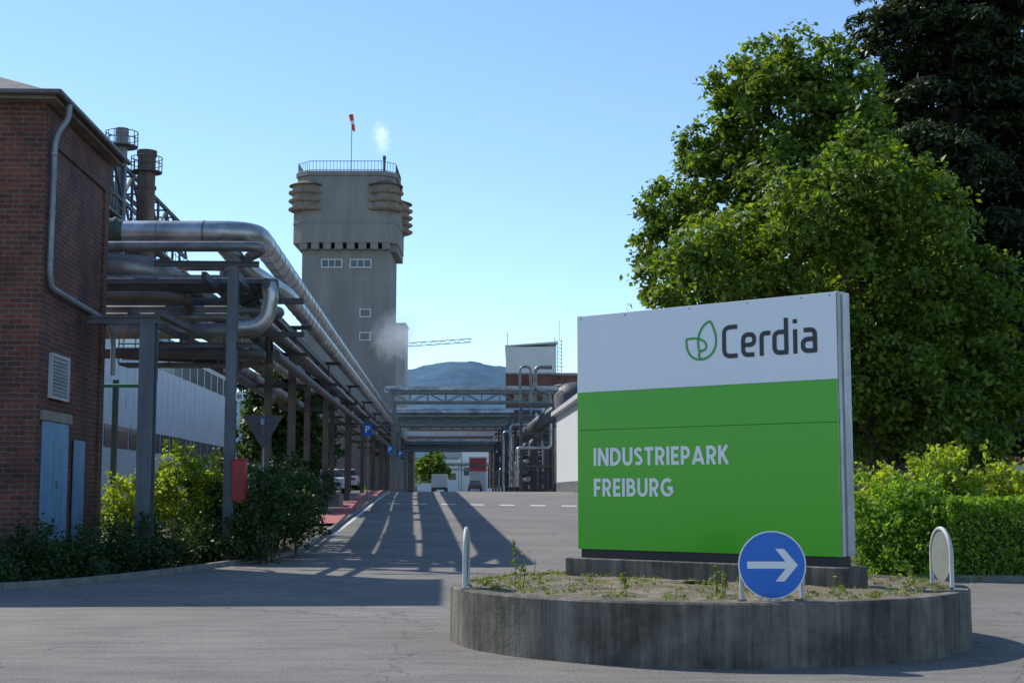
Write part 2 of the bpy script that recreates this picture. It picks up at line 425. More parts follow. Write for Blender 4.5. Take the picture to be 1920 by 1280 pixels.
sbox(MB(),0,3.62,.93,2.414,-.02,0).obj('green_panel',SGREEN,ps,bevel=.003)
bb=MB(); sbox(bb,.02,3.59,.94,3.86,-.34,-.021); bb.obj('core_frame',M('sign_side_grey',(.10,.10,.11),.6,var=.1),ps)
WPOST=M('weathered_white_post',(.58,.60,.62),.6,var=.15,scale=4,streak=.35)
for dd in ((-.11,-.04),(-.33,-.165)):
    for a_,c_ in ((3.592,3.63),(-.03,.018)):
        bb=MB(); sbox(bb,a_,c_,.93,3.885,dd[0],dd[1]); bb.obj('side_post',WPOST,ps,bevel=.008)
sbox(MB(),0,3.6,.93,3.87,-.36,-.351).obj('rear_panel',SWHITE,ps)
bb=MB()
for z in (2.45,2.385):
    for s in (.7,1.62,2.45,3.14): bb.cyl(SP(s,z,0),SP(s,z,.006),.011,n=8)
bb.parts('bolt',M('bolt_green',(.2,.38,.14),.4,.3),ps)
bb=MB()
for s in (.06,.75,1.7,2.5,3.2,3.55): bb.cyl(SP(s,3.835,0),SP(s,3.835,.006),.009,n=8)
bb.parts('bolt',GALVD,ps)
def text(s_,left,base,width,height,off=.012):
    c=bpy.data.curves.new('t','FONT'); c.body=s_; c.size=1; c.offset=off; c.space_character=1.06
    o=bpy.data.objects.new('t',c); COL.objects.link(o)
    dg=bpy.context.evaluated_depsgraph_get(); me=bpy.data.meshes.new_from_object(o.evaluated_get(dg))
    V=[v.co.copy() for v in me.vertices]; F=[list(p.vertices) for p in me.polygons]
    bpy.data.objects.remove(o); 
    x0=min(v.x for v in V);x1=max(v.x for v in V);y0=min(v.y for v in V);y1=max(v.y for v in V)
    return [((v.x-x0)/(x1-x0)*width+left,(v.y-y0)/(y1-y0)*height+base) for v in V],F
RD=[.004]
def ribbon(b,pts,w,closed=False):
    RD[0]=.004+((RD[0]-.004+.0004)%.0024)
    P=[Vector((p[0],p[1],0)) for p in pts]; P=[p for i,p in enumerate(P) if i==0 or (p-P[i-1]).length>1e-5]; m=len(P); Ls=[];Rs=[]
    for i in range(m):
        if closed: a=P[i-1];c=P[(i+1)%m]
        else: a=P[max(i-1,0)];c=P[min(i+1,m-1)]
        d1=(P[i]-a); d2=(c-P[i]); 
        d1=d1.normalized() if d1.length>1e-6 else d2.normalized(); d2=d2.normalized() if d2.length>1e-6 else d1
        d=(d1+d2); d=d.normalized() if d.length>1e-4 else d1
        nn=Vector((-d.y,d.x,0)); k=1/max(.45,nn.dot(Vector((-d1.y,d1.x,0))))
        Ls.append(P[i]+nn*w/2*k); Rs.append(P[i]-nn*w/2*k)
    vs=[SP(p.x,p.y,RD[0]) for p in Ls+Rs]
    fs=[(i,m+i,m+(i+1)%m,(i+1)%m) for i in range(m if closed else m-1)]
    b.add(vs,fs)
def arc(cx,cy,rx,ry,a0,a1,k=14): return [(cx+rx*math.cos(math.radians(a0+(a1-a0)*i/k)),cy+ry*math.sin(math.radians(a0+(a1-a0)*i/k))) for i in range(k+1)]
h_=.095
def bowl(x,y0,y1,w):
    r=(y1-y0)/2; return [(x,y1),(w-r,y1)]+arc(w-r,y0+r,r,r,90,-90)+[(x,y0)]
GL={'I':(.19,[[(h_,0),(h_,1)]]),
'N':(.76,[[(h_,0),(h_,1)],[(h_+.02,.97),(.76-h_-.02,.03)],[(.76-h_,0),(.76-h_,1)]]),
'D':(.74,[[(h_,0),(h_,1)],[(h_,1-h_),(.26,1-h_)]+arc(.26,.5,.385,.5-h_,90,-90,20)+[(h_,h_)]]),
'U':(.70,[[(h_,1),(h_,.34)]+arc(.35,.34,.255,.34-h_+.01,180,360,18)+[(.70-h_,1)]]),
'S':(.58,[[(.50,.80)]+arc(.29,.735,.195,.165,40,200,10)+[(.18,.60),(.40,.42)]+arc(.28,.27,.205,.175,20,-145,12)]),
'T':(.62,[[(0,1-h_),(.62,1-h_)],[(.31,0),(.31,1-h_)]]),
'R':(.63,[[(h_,0),(h_,1)],bowl(h_,.42,1-h_,.53),[(.30,.42),(.53,0)]]),
'P':(.60,[[(h_,0),(h_,1)],bowl(h_,.40,1-h_,.51)]),
'B':(.62,[[(h_,0),(h_,1)],bowl(h_,.53,1-h_,.47),bowl(h_,h_,.53,.53)]),
'E':(.52,[[(h_,0),(h_,1)],[(h_,1-h_),(.52,1-h_)],[(h_,.5),(.47,.5)],[(h_,h_),(.52,h_)]]),
'F':(.50,[[(h_,0),(h_,1)],[(h_,1-h_),(.50,1-h_)],[(h_,.47),(.45,.47)]]),
'A':(.82,[[(.08,0),(.41,.97)],[(.74,0),(.41,.97)],[(.19,.25),(.63,.25)]]),
'K':(.68,[[(h_,0),(h_,1)],[(.15,.46),(.57,1)],[(.26,.56),(.59,0)]]),
'G':(.80,[arc(.45,.5,.355,.405,50,320,24)+[(.715,.24),(.715,.46),(.47,.46)]])}
def word(s_,left,base,width,cap_):
    tot=sum(GL[c][0] for c in s_)+.12*(len(s_)-1); sx=width/tot; x=left
    for c in s_:
        bb=MB()
        for st in GL[c][1]: ribbon(bb,[(x+px*sx,base+py*cap_) for px,py in st],.190*cap_)
        bb.obj('letter',WHITEP,ps); x+=(GL[c][0]+.12)*sx
word('INDUSTRIEPARK',.254,1.965,1.965,.222); word('FREIBURG',.254,1.585,1.175,.222)
cap=.40; xs_=cap*1.055
b=MB()
def L(x0,pts,rad=.13):
    q=rpath([(p[0]+x0,p[1],0) for p in pts],rad,10)
    ribbon(b,[(2.15+p[0]*xs_,3.205+p[1]*cap*.97) for p in q],.054)
L(0,[(.49,.94),(.06,.94),(.06,.06),(.49,.06)],.43)
L(.61,[(.41,.06),(.06,.06),(.06,.67),(.41,.67),(.41,.36),(.07,.36)],.31)
L(1.20,[(.05,0),(.05,.67),(.33,.67)],.28)
L(1.60,[(.41,1.08),(.41,0)]); L(1.60,[(.41,.06),(.05,.06),(.05,.67),(.41,.67)],.30)
L(2.22,[(.06,0),(.06,.72)]); L(2.22,[(.06,.89),(.06,1.02)])
L(2.46,[(.08,.67),(.41,.67),(.41,.0)],.26); L(2.46,[(.41,.40),(.05,.40),(.05,.06),(.41,.06)],.17)
b.obj('brand_lettering',BLACKP,ps)
def bez(p0,p1,p2,p3,k=16):
    return [tuple(p0[i]*(1-t)**3+3*p1[i]*t*(1-t)**2+3*p2[i]*t*t*(1-t)+p3[i]*t**3 for i in (0,1)) for t in [j/k for j in range(k+1)]]
b=MB()
ribbon(b,bez((1.985,3.665),(2.10,3.50),(2.11,3.27),(1.90,3.215))+bez((1.90,3.215),(1.81,3.20),(1.80,3.31),(1.88,3.32))[1:],.027)
ribbon(b,bez((1.985,3.665),(1.85,3.62),(1.78,3.47),(1.835,3.30)),.027)
ribbon(b,bez((1.65,3.465),(1.64,3.30),(1.73,3.17),(1.93,3.225)),.027)
ribbon(b,bez((1.65,3.465),(1.78,3.485),(1.93,3.45),(1.93,3.37))+bez((1.93,3.37),(1.925,3.33),(1.905,3.32),(1.88,3.32))[1:],.027)
b.obj('leaf_logo',LOGOG,ps)

# ---------------------------------------------------------------- round arrow signs with hoops
def hoop_sign(x,y,nv,label,zb=IH,sh=0.0):
    nv=Vector((nv[0],nv[1],0)).normalized(); u=Vector((-nv.y,nv.x,0)); o=Vector((x,y,zb-.02))
    e=thing('arrow_sign',label,'traffic sign',o,'round arrow signs around the island')
    def P(a,z,d): return o+u*a+nv*(d+sh)+Vector((0,0,z))
    w=.29; pts=[P(-w,0,-sh),P(-w,.36,-sh)]+[P(-w*math.cos(t),.36+w*math.sin(t),-sh) for t in [math.pi*k/14 for k in range(1,14)]]+[P(w,.36,-sh),P(w,0,-sh)]
    MB().tube(pts,.024,10).obj('hoop',M('hoop_grey',(.50,.50,.49),.55,var=.2),e)
    for s in (-w,w): MB().cyl(P(s,.005,-sh),P(s,.03,-sh),.045,n=12).obj('foot_plate',GALVD,e)
    r=.325 if sh==0 else .285; c=.355
    bb=MB(); m=48
    bb.tube([P(0,c,.028),P(0,c,.036)],r,m); bb.obj('disc',BLUEP,e)
    MB().tube([P(0,c,.020),P(0,c,.0275)],r,m).obj('back_plate',M('sign_back_grey',(.20,.22,.20),.6,var=.25),e)
    vs=[];fs=[]
    for k in range(m):
        a=2*math.pi*k/m; vs+=[P(r*math.cos(a),c+r*math.sin(a),.038),P((r-.012)*math.cos(a),c+(r-.012)*math.sin(a),.038)]
        fs.append((2*k,2*k+1,(2*k+3)%(2*m),(2*k+2)%(2*m)))
    MB().add(vs,fs).obj('rim_stripe',WHITEP,e)
    bb=MB()
    q=[(-.24,-.034),(.20,-.034),(.20,.034),(-.24,.034)]
    bb.add([P(a,c+z,.0395) for a,z in q],[(0,1,2,3)])
    h=[(.03,.155),(.115,.155),(.245,0),(.115,-.155),(.03,-.155),(.155,0)]
    bb.add([P(a,c+z,.0415) for a,z in h],[(0,5,2,1),(5,4,3,2)])
    bb.obj('arrow',WHITEP,e)
    return e
hoop_sign(2.5,13.85,(-.02,-1),'round blue sign with white arrow on a low hoop')
hoop_sign(-.5,15.75,(-1,.03),'round arrow sign on white hoop seen edge-on',sh=-.028)
hoop_sign(4.75,15.9,(1,.08),'round arrow sign on white hoop seen from its grey back',sh=-.028)

# ---------------------------------------------------------------- brick building
def TM(x,y,rz=RZ): return Matrix.Translation((x,y,0))@Matrix.Rotation(rz,4,'Z')
T=TM(-9.4,28)
bb_=thing('brick_building','red brick building with hipped roof, blue doors and downpipe','building',(-9.4,28,.0))
MB(T).box(-8,0,0,5.4,0,9.5).obj('wall',BRICK,bb_)
MB(T).box(.0,.05,.0,.75,0,9.35).obj('corner_pilaster',BRICK,bb_)
MB(T).box(0,.05,5.0,5.4,0,9.35).obj('corner_pilaster',BRICK,bb_)
MB(T).box(.0,.05,.75,5.0,8.7,9.35).obj('frieze',BRICK,bb_)
MB(T).frus([(-8.4,-.4),(.34,-.4),(.34,5.7),(-8.4,5.7)],9.53,[(-6,2.0),(-2.6,2.0),(-2.6,3.4),(-6,3.4)],10.8).obj('roof',ROOFM,bb_)
MB(T).box(-8.3,.28,-.34,5.64,9.42,9.527).obj('eave',M('eave_boards',(.20,.16,.13),.8,var=.3),bb_)
gt=MB(T); gt.tube([(.40,-.46,9.53),(.40,5.75,9.53)],.06,10).tube([(-8.4,-.46,9.53),(.40,-.46,9.53)],.06,10); gt.obj('gutter',GUT,bb_)
dp=MB(T); dp.tube(rpath([(.38,.35,9.49),(.38,.35,9.2),(.14,.25,8.8),(.14,.2,6.0),(.14,.35,5.72),(.12,5.3,5.62),(.12,5.9,5.3),(.12,5.9,4.4)],.25,4),.062,10)
for z in (8.4,7.2,6.3): dp.tube([(.14,.22,z),(.14,.22,z+.05)],.078,10)
dp.obj('downpipe',M('downpipe_grey',(.22,.25,.29),.45,.2,var=.2),bb_)
MB(T).box(.051,.09,.32,1.28,.3,3.05).obj('door',BLUED,bb_,bevel=.01)
dr2=MB(T).box(.051,.09,1.30,2.26,.3,3.05).obj('door',BLUED,bb_,bevel=.01)
hd=MB(T).box(.091,.13,1.34,1.38,1.7,1.85).obj('handle',GALVD,bb_); hd.parent=dr2
MB(T).box(.031,.12,.2,2.4,3.06,3.26).obj('lintel',M('lintel_concrete',(.26,.24,.21),.9),bb_)
MB(T).box(.031,.07,2.85,3.75,.3,2.75).obj('door',BLUED,bb_,bevel=.01)
vt=MB(T)
for i in range(11):
    z=3.6+i*.074; vt.add([(.06,.72,z),(.06,1.98,z),(.12,1.98,z-.05),(.12,.72,z-.05)],[(0,1,2,3)])
vt.box(.051,.056,.7,2.0,3.55,4.4).box(.056,.13,.66,.72,3.52,4.44).box(.056,.13,1.98,2.04,3.52,4.44).box(.056,.13,.72,1.98,4.38,4.44).box(.056,.13,.72,1.98,3.52,3.56)
vt.obj('vent_grille',M('vent_grey',(.45,.48,.52),.5),bb_)

# ---------------------------------------------------------------- pipe rack
def support(y,first=False):
    e=thing('pipe_support','dark steel post frame with crossbeams carrying overhead pipes','pipe support',R(-5.11,y,g(y)),'steel frames carrying the overhead pipes')
    T2=TM(-K*y,y)
    gz=g(y)
    for ox in ([-5.11,-5.9] if not first else [-5.11]):
        p=MB(T2); w_=.12
        p.box(ox-w_,ox+w_,-.13,-.105,gz-.2,7.0).box(ox-w_,ox+w_,.105,.13,gz-.2,7.0).box(ox-.015,ox+.015,-.105,.105,gz-.2,7.0)
        p.obj('post',STEELB if first else STEEL2,e)
    for z,a,bx in ((7.0,-7.0,-4.5),(6.1,-7.0,-4.6),(5.05,-7.1,-4.6)):
        if first and z==6.1: continue
        c=MB(T2); hh=.13
        c.box(a,bx,-.07,.07,z,z+.025).box(a,bx,-.07,.07,z+hh-.025,z+hh).box(a,bx,-.012,.012,z+.025,z+hh-.025)
        c.obj('crossbeam',STEEL,e)
    return e
for i in range(12): support(34+13.4*i,i==0)
def pipe(label,pts,r,mat,rad=.9,flange=0,name='pipe',n=16,group=None,fw=.05,fmat=None,maxc=60):
    P=rpath(pts,rad,7)
    e=thing(name,label,'pipe',pts[0],group)
    MB().tube(P,r,n).obj('pipe_body',mat,e)
    if flange:
        f=MB(); cnt=0
        for a,c in zip(pts[:-1],pts[1:]):
            a=Vector(a);c=Vector(c);Ln=(c-a).length;d=(c-a).normalized()
            t=flange*.6
            while t<Ln and cnt<maxc:
                if t>rad and t<Ln-rad*.9: f.tube([a+d*t,a+d*(t+fw)],r*1.035,n); cnt+=1
                t+=flange
        if f.v: f.parts('joint_band',fmat or mat,e)
    return e
YE=38
pipe('large silver insulated pipe bending along the road overhead',[(-11.6,YE,8.6),R(-5.2,YE,8.6),R(-5.2,215,8.4)],.33,GALV,1.0,1.25,fmat=GALVD,maxc=90)
pipe('dark lagged duct beside the silver pipe',[(-11.8,YE-.6,7.55),R(-7.9,YE-.6,7.55),R(-6.9,YE+3.2,7.0),R(-6.9,190,7.0)],.38,GALVD,1.4,1.1,fmat=GALV)
pipe('bright silver insulated pipe running overhead beside the road',[R(-6.2,38,8.45),R(-5.6,38.6,7.75),R(-4.75,YE+4,7.45),R(-4.75,205,7.45)],.25,GALV,.9,1.3,fmat=GALVD,maxc=90)
pipe('silver insulated pipe on the upper crossbeams',[(-11.5,YE+1,7.35),R(-5.7,YE+1,7.35),R(-5.7,200,7.35)],.2,GALV,.8,2,fmat=GALVD)
pipe('slim steel pipe on the upper crossbeams',[(-11.5,YE+1.5,7.9),R(-6.15,YE+1.5,7.9),R(-6.15,200,7.3)],.11,GALVD,.5,0)
pipe('slim steel pipe under the crossbeams',[(-11,YE,6.45),R(-4.95,YE,6.3),R(-4.95,190,6.3)],.09,GALVD,.5)
pipe('lower grey pipe under the rack',[(-11,YE+2,5.5),R(-6.4,YE+2,5.4),R(-6.4,190,5.4)],.17,GALVD,.6,4)
pipe('dark pipe on the lower crossbeams',[R(-4.7,YE+1,5.38),R(-4.7,190,5.38)],.13,STEEL,.6,5)
pipe('dark pipe on the middle crossbeams',[R(-5.35,YE,6.45),R(-5.35,190,6.45)],.17,STEEL,.6,5)
pipe('brown pipe on the lower crossbeams',[R(-6.85,YE+5,5.45),R(-6.85,190,5.45)],.22,STEEL2,.6,5)
pipe('silver pipe hanging below the near crossbeams',[(-11.2,YE+.4,6.1),R(-6.1,YE+.4,6.1),R(-6.1,150,6.35)],.16,GALV,.7,1.6,fmat=GALVD)
pipe('lower pipe turning up in a silver bend',[(-11,YE-1.5,5.75),(-6.6,YE-1.5,5.75),(-6.25,YE-1.5,6.2),(-6.3,YE-1.5,7.1)],.2,GALVD,.5,1.2)
pipe('pale silver bend joining the rack',[(-7.2,YE-1.7,5.80),(-6.35,YE-1.7,5.85),(-6.2,YE-1.7,6.7),(-6.3,YE-1.7,6.95)],.2,GALV,.6,0)
pipe('brown pipe close to the brick building',[(-11,YE-2,6.6),(-8.4,YE-2,6.6),R(-7.2,YE+4,6.3),R(-7.2,180,6.3)],.13,STEEL2,.8,0)
for k,(z,y,r) in enumerate([(7.2,37,.1),(6.75,38.6,.16),(6.2,37.2,.12),(5.35,38.2,.15),(8.05,37.0,.14),(6.95,36.6,.2),(6.45,37.8,.14)]):
    pipe('dark pipe crossing behind the brick building corner',[(-11.8,y,z),(-7.2+.2*k,y,z),R(-6.4,y+3,z-.2),R(-6.4,y+14,z-.3)],r,STEEL if k%2 else GALVD,.7,1.6 if r>.13 else 0,n=12,group='dark pipes crossing by the brick building')
e=thing('pipe_collar','dull dark green collar on the silver pipe','pipe collar',(-10.9,YE,8.6))
MB().tube([(-11.1,YE,8.6),(-10.75,YE,8.6),(-10.5,YE,8.6)],[.40,.40,.34],20).obj('collar',GREEND,e)
MB().tube([(-10.76,YE,8.6),(-10.70,YE,8.6)],.43,20).obj('flange',GREEND,e)
e=thing('valve','grey green valve body on the pipe bend','valve',(-6.25,YE-1.5,6.9))
MB().tube([(-6.27,YE-1.5,6.75),(-6.3,YE-1.5,7.05)],.25,16).tube([(-6.27,YE-1.5,6.71),(-6.27,YE-1.5,6.77)],.29,16).obj('body',GREEND,e)
MB().tube([(-6.3,YE-1.7,6.95),(-6.3,YE-1.95,6.95)],.03,8).tube([(-6.3,YE-1.95,6.95),(-6.3,YE-1.98,6.95)],.12,16).obj('hand_wheel',STEEL,e)
e=thing('cable_tray','steel ladder type cable tray running along the pipe rack','cable tray',R(-7.4,42,5.7))
t=MB(); t.beam(R(-8.2,42,5.95),R(-8.2,190,5.95),.06,.12).beam(R(-7.45,42,5.95),R(-7.45,190,5.95),.06,.12); t.parts('rail',STEEL,e)
t=MB()
for i in range(95): t.beam(R(-8.2,42.5+i*1.55,5.93),R(-7.45,42.5+i*1.55,5.93),.14,.05)
t.parts('rung',STEEL,e)
for off,z in ((-5.11,6.85),(-5.9,6.85)):
    o=MB().beam(R(off,34.2,z),R(off,190,z),.12,.2).obj('steel_girder',STEEL,origin=R(off,34,z)); tag(o,'long dark steel girder joining the pipe supports','girder','long girders of the pipe rack')
e=thing('steel_column','thick blue grey steel column carrying a short cap beam','column',(-7.96,31,0))
c=MB(); c.box(-8.12,-7.8,30.82,30.86,-.1,5.3).box(-8.12,-7.8,31.14,31.18,-.1,5.3).box(-7.98,-7.94,30.86,31.14,-.1,5.3); c.box(-8.2,-7.7,30.77,31.23,-.1,.12)
c.obj('post',STEELB,e)
MB().box(-9.3,-7.75,30.9,31.1,5.30,5.33).box(-9.3,-7.75,30.9,31.1,5.43,5.46).box(-9.3,-7.75,30.98,31.02,5.33,5.43).obj('cap_beam',STEELB,e)
MB().box(-8.5,-8.35,31.2,38.5,5.5,5.62).obj('girder',STEEL,e); MB().box(-7.9,-7.75,31.2,38.5,5.5,5.62).obj('girder',STEEL,e)
for k,(x0,x1,y,z,w) in enumerate([(-11,-6.2,36.2,7.0,.12),(-11.2,-5.9,40,7.0,.16),(-11,-5.8,39.5,6.0,.14)]):
    o=MB().beam((x0,y,z),(x1,y,z),w,w).obj('steel_beam',STEEL,origin=(x0,y,z)); tag(o,'short dark steel beam under the bending pipes','beam','short beams under the pipe bend')
e=thing('walkway','narrow steel walkway with railings beside the pipes','walkway',(-9,40,5.4))
MB().box(-11,-6.8,39.6,40.6,5.15,5.22).obj('deck',STEEL,e)
t=MB()
for x in np.arange(-11,-6.7,.7): t.tube([(x,39.6,5.2),(x,39.6,6.25)],.02,6)
t.tube([(-11,39.6,6.25),(-6.8,39.6,6.25)],.025,6).tube([(-11,39.6,5.75),(-6.8,39.6,5.75)],.02,6); t.obj('railing',STEEL,e)

e=thing('fire_cabinet','narrow red hose cabinet fixed to the steel post','cabinet',(-6.42,33.7,1.4))
MB().box(-6.58,-6.26,33.5,33.8,1.42,2.38).obj('body',REDP,e,bevel=.015)
MB().box(-6.55,-6.29,33.485,33.499,1.46,2.34).obj('door',REDP,e)
MB().box(-6.60,-6.24,33.48,33.82,2.383,2.41).obj('lid',REDP,e)
e=thing('small_notice','small white notice plate on the steel post','notice',(-6.48,33.8,3.85))
MB().box(-6.56,-6.38,33.70,33.71,3.78,3.98).obj('plate',WHITEP,e); MB().box(-6.53,-6.41,33.694,33.698,3.83,3.93).obj('pictogram',GALVD,e)
e=thing('yield_sign','triangular sign seen from its grey back on a post','traffic sign',(-5.85,33.5,0))
MB().tube([(-5.85,33.5,0),(-5.85,33.5,3.45)],.03,10).obj('post',GALVD,e)
tri=[(-6.33,3.42),(-5.37,3.42),(-5.85,2.62)]
MB().add([(x,33.44,z) for x,z in tri]+[(x,33.46,z) for x,z in tri],[(2,1,0),(3,4,5),(0,1,4,3),(1,2,5,4),(2,0,3,5)]).obj('plate',M('sign_back_dark',(.06,.065,.075),.6),e)
MB().box(-6.1,-5.6,33.40,33.43,3.25,3.29).box(-5.9,-5.8,33.40,33.43,2.95,3.3).obj('bracket',STEEL,e)
MB().box(-5.9,-5.81,33.38,33.397,3.2,3.34).obj('sticker',M('sticker_blue',(.15,.3,.5),.5),e)
def psign(x,y,z,s=.55):
    e=thing('parking_sign','blue parking sign with white letter P on post','traffic sign',(x,y,g(y)),'blue parking signs beside the road')
    MB().tube([(x,y+.05,g(y)),(x,y+.05,z+s*.6)],.035,8).obj('post',GALVD,e)
    MB().box(x-s/2,x+s/2,y-.02,y,z-s*.65,z+s*.65).obj('panel',BLUEP,e)
    V,F=text('P',x-s*.25,z-s*.35,s*.5,s*.7,.03)
    MB().add([(a,y-.024,c) for a,c in V],F).obj('letter',WHITEP,e)
psign(-7.5,74,4.85,.5); psign(-9.4,110,4.85,.5); psign(-10.1,129,5.0,.5)

e=thing('green_pipe_frame','green painted pipe frame in front of white hall','pipe',(-11,42,0))
MB().tube(rpath([(-12.3,42,4.75),(-10.55,42,4.75),(-10.55,42,7.2)],.25),.06,10).obj('pipe_body',GREENP,e)
MB().box(-12.1,-11.95,43,43.15,0.2,5.0).obj('post',GREEND,e)
MB().box(-11.55,-11.35,44,44.2,0.2,6.9).obj('post',GREENP,e)

T3=TM(-18,0)
e=thing('white_hall','long white clad industrial hall with window bands','building',(-18-K*60,60,1))
MB(T3).box(-14,0,58,118,.8,11.0).obj('wall',WHITEM,e)
MB(T3).box(-14.2,.2,57.8,118.2,11.003,11.4).obj('roof_edge',M('roof_edge_grey',(.4,.43,.46),.5),e)
gw=MB(T3)
for y in range(60,118,2): gw.box(.0,.02,y-.03,y+.03,6.2,9.1)
gw.parts('cladding_rib',WHITEM,e)
for i in range(19): MB(T3).box(.01,.04,60+3*i,62.6+3*i,4.0,5.2).obj('window',GLASS,e)
for i in range(14): MB(T3).box(.01,.04,76+3*i,78.4+3*i,9.3,10.6).obj('window',GLASS,e)
e=thing('steel_gantry','high steel truss gantry on the factory roof','gantry',(-22,80,11))
t=MB(T3)
for x in (-4,-6):
    for z in (23.6,21.2,19.6): t.beam((x,80,z),(x,119,z),.22,.26)
    for i in range(13):
        y=80+i*3; a,c=(21.3,23.5) if i%2 else (23.5,21.3)
        t.beam((x,y,a),(x,y+3,c),.16,.16); t.beam((x,y,19.6),(x,y,23.6),.18,.18)
for i in range(7): 
    for x in (-4,-6): t.beam((x,80+i*6.3,11),(x,80+i*6.3,19.6),.3,.3)
for i in range(14):
    t.beam((-4,80+i*3,23.5),(-6,80+i*3,23.5),.12,.12); t.beam((-4,80+i*3,19.6),(-6,80+i*3,19.6),.12,.12)
t.obj('truss',STEEL,e)
t=MB(T3)
for i in range(23):
    y=80+i*1.7; t.tube([(-3.6,y,19.7),(-3.6,y,20.8)],.03,5)
t.tube([(-3.6,80,20.8),(-3.6,119,20.8)],.035,5).tube([(-3.6,80,20.3),(-3.6,119,20.3)],.03,5); t.box(-3.9,-3.5,80,119,19.55,19.7); t.obj('railing',GALVD,e)
e=thing('process_building','dark open steel process building on the hall roof','building',(-22,80,11.4))
MB(T3).box(-14,-6.5,80,119,11.41,21.3).obj('wall',M('dark_cladding',(.10,.11,.125),.6,var=.3,scale=.6),e)
MB(T3).box(-14.2,-6.3,79.8,119.2,21.303,21.6).obj('roof_edge',STEEL,e)
t=MB(T3)
for i in range(9): t.box(-6.5,-6.2,82+i*4.3,83+i*4.3,11.41,18.9)
t.parts('column',STEEL,e)
for k in range(8): MB(T3).box(-6.48,-6.44,83.3+k*4.3,85.9+k*4.3,16.8,18.2).obj('louvre_panel',GREYM,e)
for k in range(3):
    pipe('grey process pipe along the roof structure',[(-22.6-K*80-k*.2,80,13.6+k*1.5),(-22.6-K*118-k*.2,118,13.6+k*1.5)],.28-.04*k,GALVD,.5,5,group='grey pipes along the roof structure')
def stack(x,y,ztop,r,mat,pz,pr,label):
    e=thing('chimney',label,'chimney',(x,y,11))
    s=MB(); s.tube([(x,y,11),(x,y,ztop)],r,18); s.tube([(x,y,ztop-.35),(x,y,ztop+.02)],r*1.12,18); s.tube([(x,y,pz-1.2),(x,y,pz-1.0)],r*1.15,18); s.obj('shaft',mat,e)
    p=MB(); p.tube([(x,y,pz-.08),(x,y,pz)],pr,20); p.obj('platform',STEEL,e)
    q=MB()
    for z in (pz+.5,pz+.95):
        q.tube([(x+pr*math.cos(a),y+pr*math.sin(a),z) for a in [2*math.pi*k/20 for k in range(21)]],.035,5)
    for k in range(14):
        a=2*math.pi*k/14; q.tube([(x+pr*math.cos(a),y+pr*math.sin(a),pz),(x+pr*math.cos(a),y+pr*math.sin(a),pz+.95)],.03,4)
    q.obj('railing',STEEL,e)
    l=MB()
    for s_ in (-.2,.2): l.tube([(x+s_,y-r-.15,11),(x+s_,y-r-.15,pz)],.03,4)
    for k in range(30): l.tube([(x-.2,y-r-.15,11.5+k*.4),(x+.2,y-r-.15,11.5+k*.4)],.02,4)
    l.obj('ladder',STEEL,e)
stack(-26.6,95,26.2,.40,M('grey_stack',(.20,.22,.24),.5,.3,var=.2),25.0,1.08,'slim grey steel chimney with railed platform')
stack(-24.6,94,24.4,.60,RUST,23.0,1.03,'wide rusty brown chimney with railed platform')

# ---------------------------------------------------------------- tower
TX0,TX1,TY=-22.4,-13.0,150
tw=thing('concrete_tower','tall grey concrete tower with overhanging head and corner fins','tower',(-17.5,154.5,1.6))
MB().box(TX0,TX1,TY,TY+8.5,1,27.4).obj('shaft',CONC,tw)
def octa(x0,x1,y0,y1,c): return [(x0+c,y0),(x1-c,y0),(x1,y0+c),(x1,y1-c),(x1-c,y1),(x0+c,y1),(x0,y1-c),(x0,y0+c)]
HX0,HX1,HY0,HY1=-23.4,-12.2,149.1,159.4
h=MB(); h.prism(octa(HX0,HX1,HY0,HY1,1.1),27.9,31.0); h.frus(octa(HX0,HX1,HY0,HY1,1.1),31.0,octa(HX0+.35,HX1-.35,HY0+.3,HY1-.3,1.3),35.2)
h.obj('tower_head',CONC,tw)
MB().prism(octa(HX0+.15,HX1-.15,HY0+.1,HY1-.1,1.4),35.2,35.65).obj('cornice',CONC,tw)
MB().prism(octa(HX0-.06,HX1+.06,HY0-.06,HY1+.06,1.1),30.0,30.1).obj('string_course',CONC,tw)
d=MB()
for i in range(8):
    x=HX0+.8+i*(HX1-HX0-2.4)/7
    d.box(x,x+.82,HY0+.1,TY,27.2,27.9); 
    y=HY0+1.2+i*(HY1-HY0-2.8)/7; d.box(TX1,HX1-.1,y,y+.75,27.1,27.9)
d.parts('corbel',CONC,tw)
rl=MB(); P=octa(HX0+.35,HX1-.35,HY0+.3,HY1-.3,1.4)
for i in range(8):
    a=Vector((*P[i],0)); c=Vector((*P[(i+1)%8],0)); L_=(c-a).length; k=max(2,int(L_/.35))
    for j in range(k):
        q=a+(c-a)*j/k; rl.tube([(q.x,q.y,35.65),(q.x,q.y,36.75)],.03,4)
    for z in (36.75,35.8): rl.tube([(a.x,a.y,z),(c.x,c.y,z)],.04,4)
rl.obj('railing',STEEL,tw)
for (cx,cy,zs) in ((HX0+1.45,HY0+1.1,(31.6,32.5,33.4)),(HX1-1.45,HY0+1.1,(31.6,32.5,33.4)),(HX1-1.0,HY1-1.5,(30.6,31.4,32.2,33.0))):
    f=MB()
    for z in zs: f.tube([(cx,cy,z-.25),(cx,cy,z-.1),(cx,cy,z+.05)],[1.75,2.02,2.02],32); f.tube([(cx,cy,z+.05),(cx,cy,z+.7)],1.6,32)
    f.obj('corner_fins',CONC2,tw)
    MB().tube([(cx,cy,zs[-1]+.7),(cx,cy,zs[-1]+.8),(cx,cy,zs[-1]+1.5)],[1.98,1.9,.15],32).obj('fin_cap',M('brown_cap',(.13,.105,.088),.85,var=.3),tw)
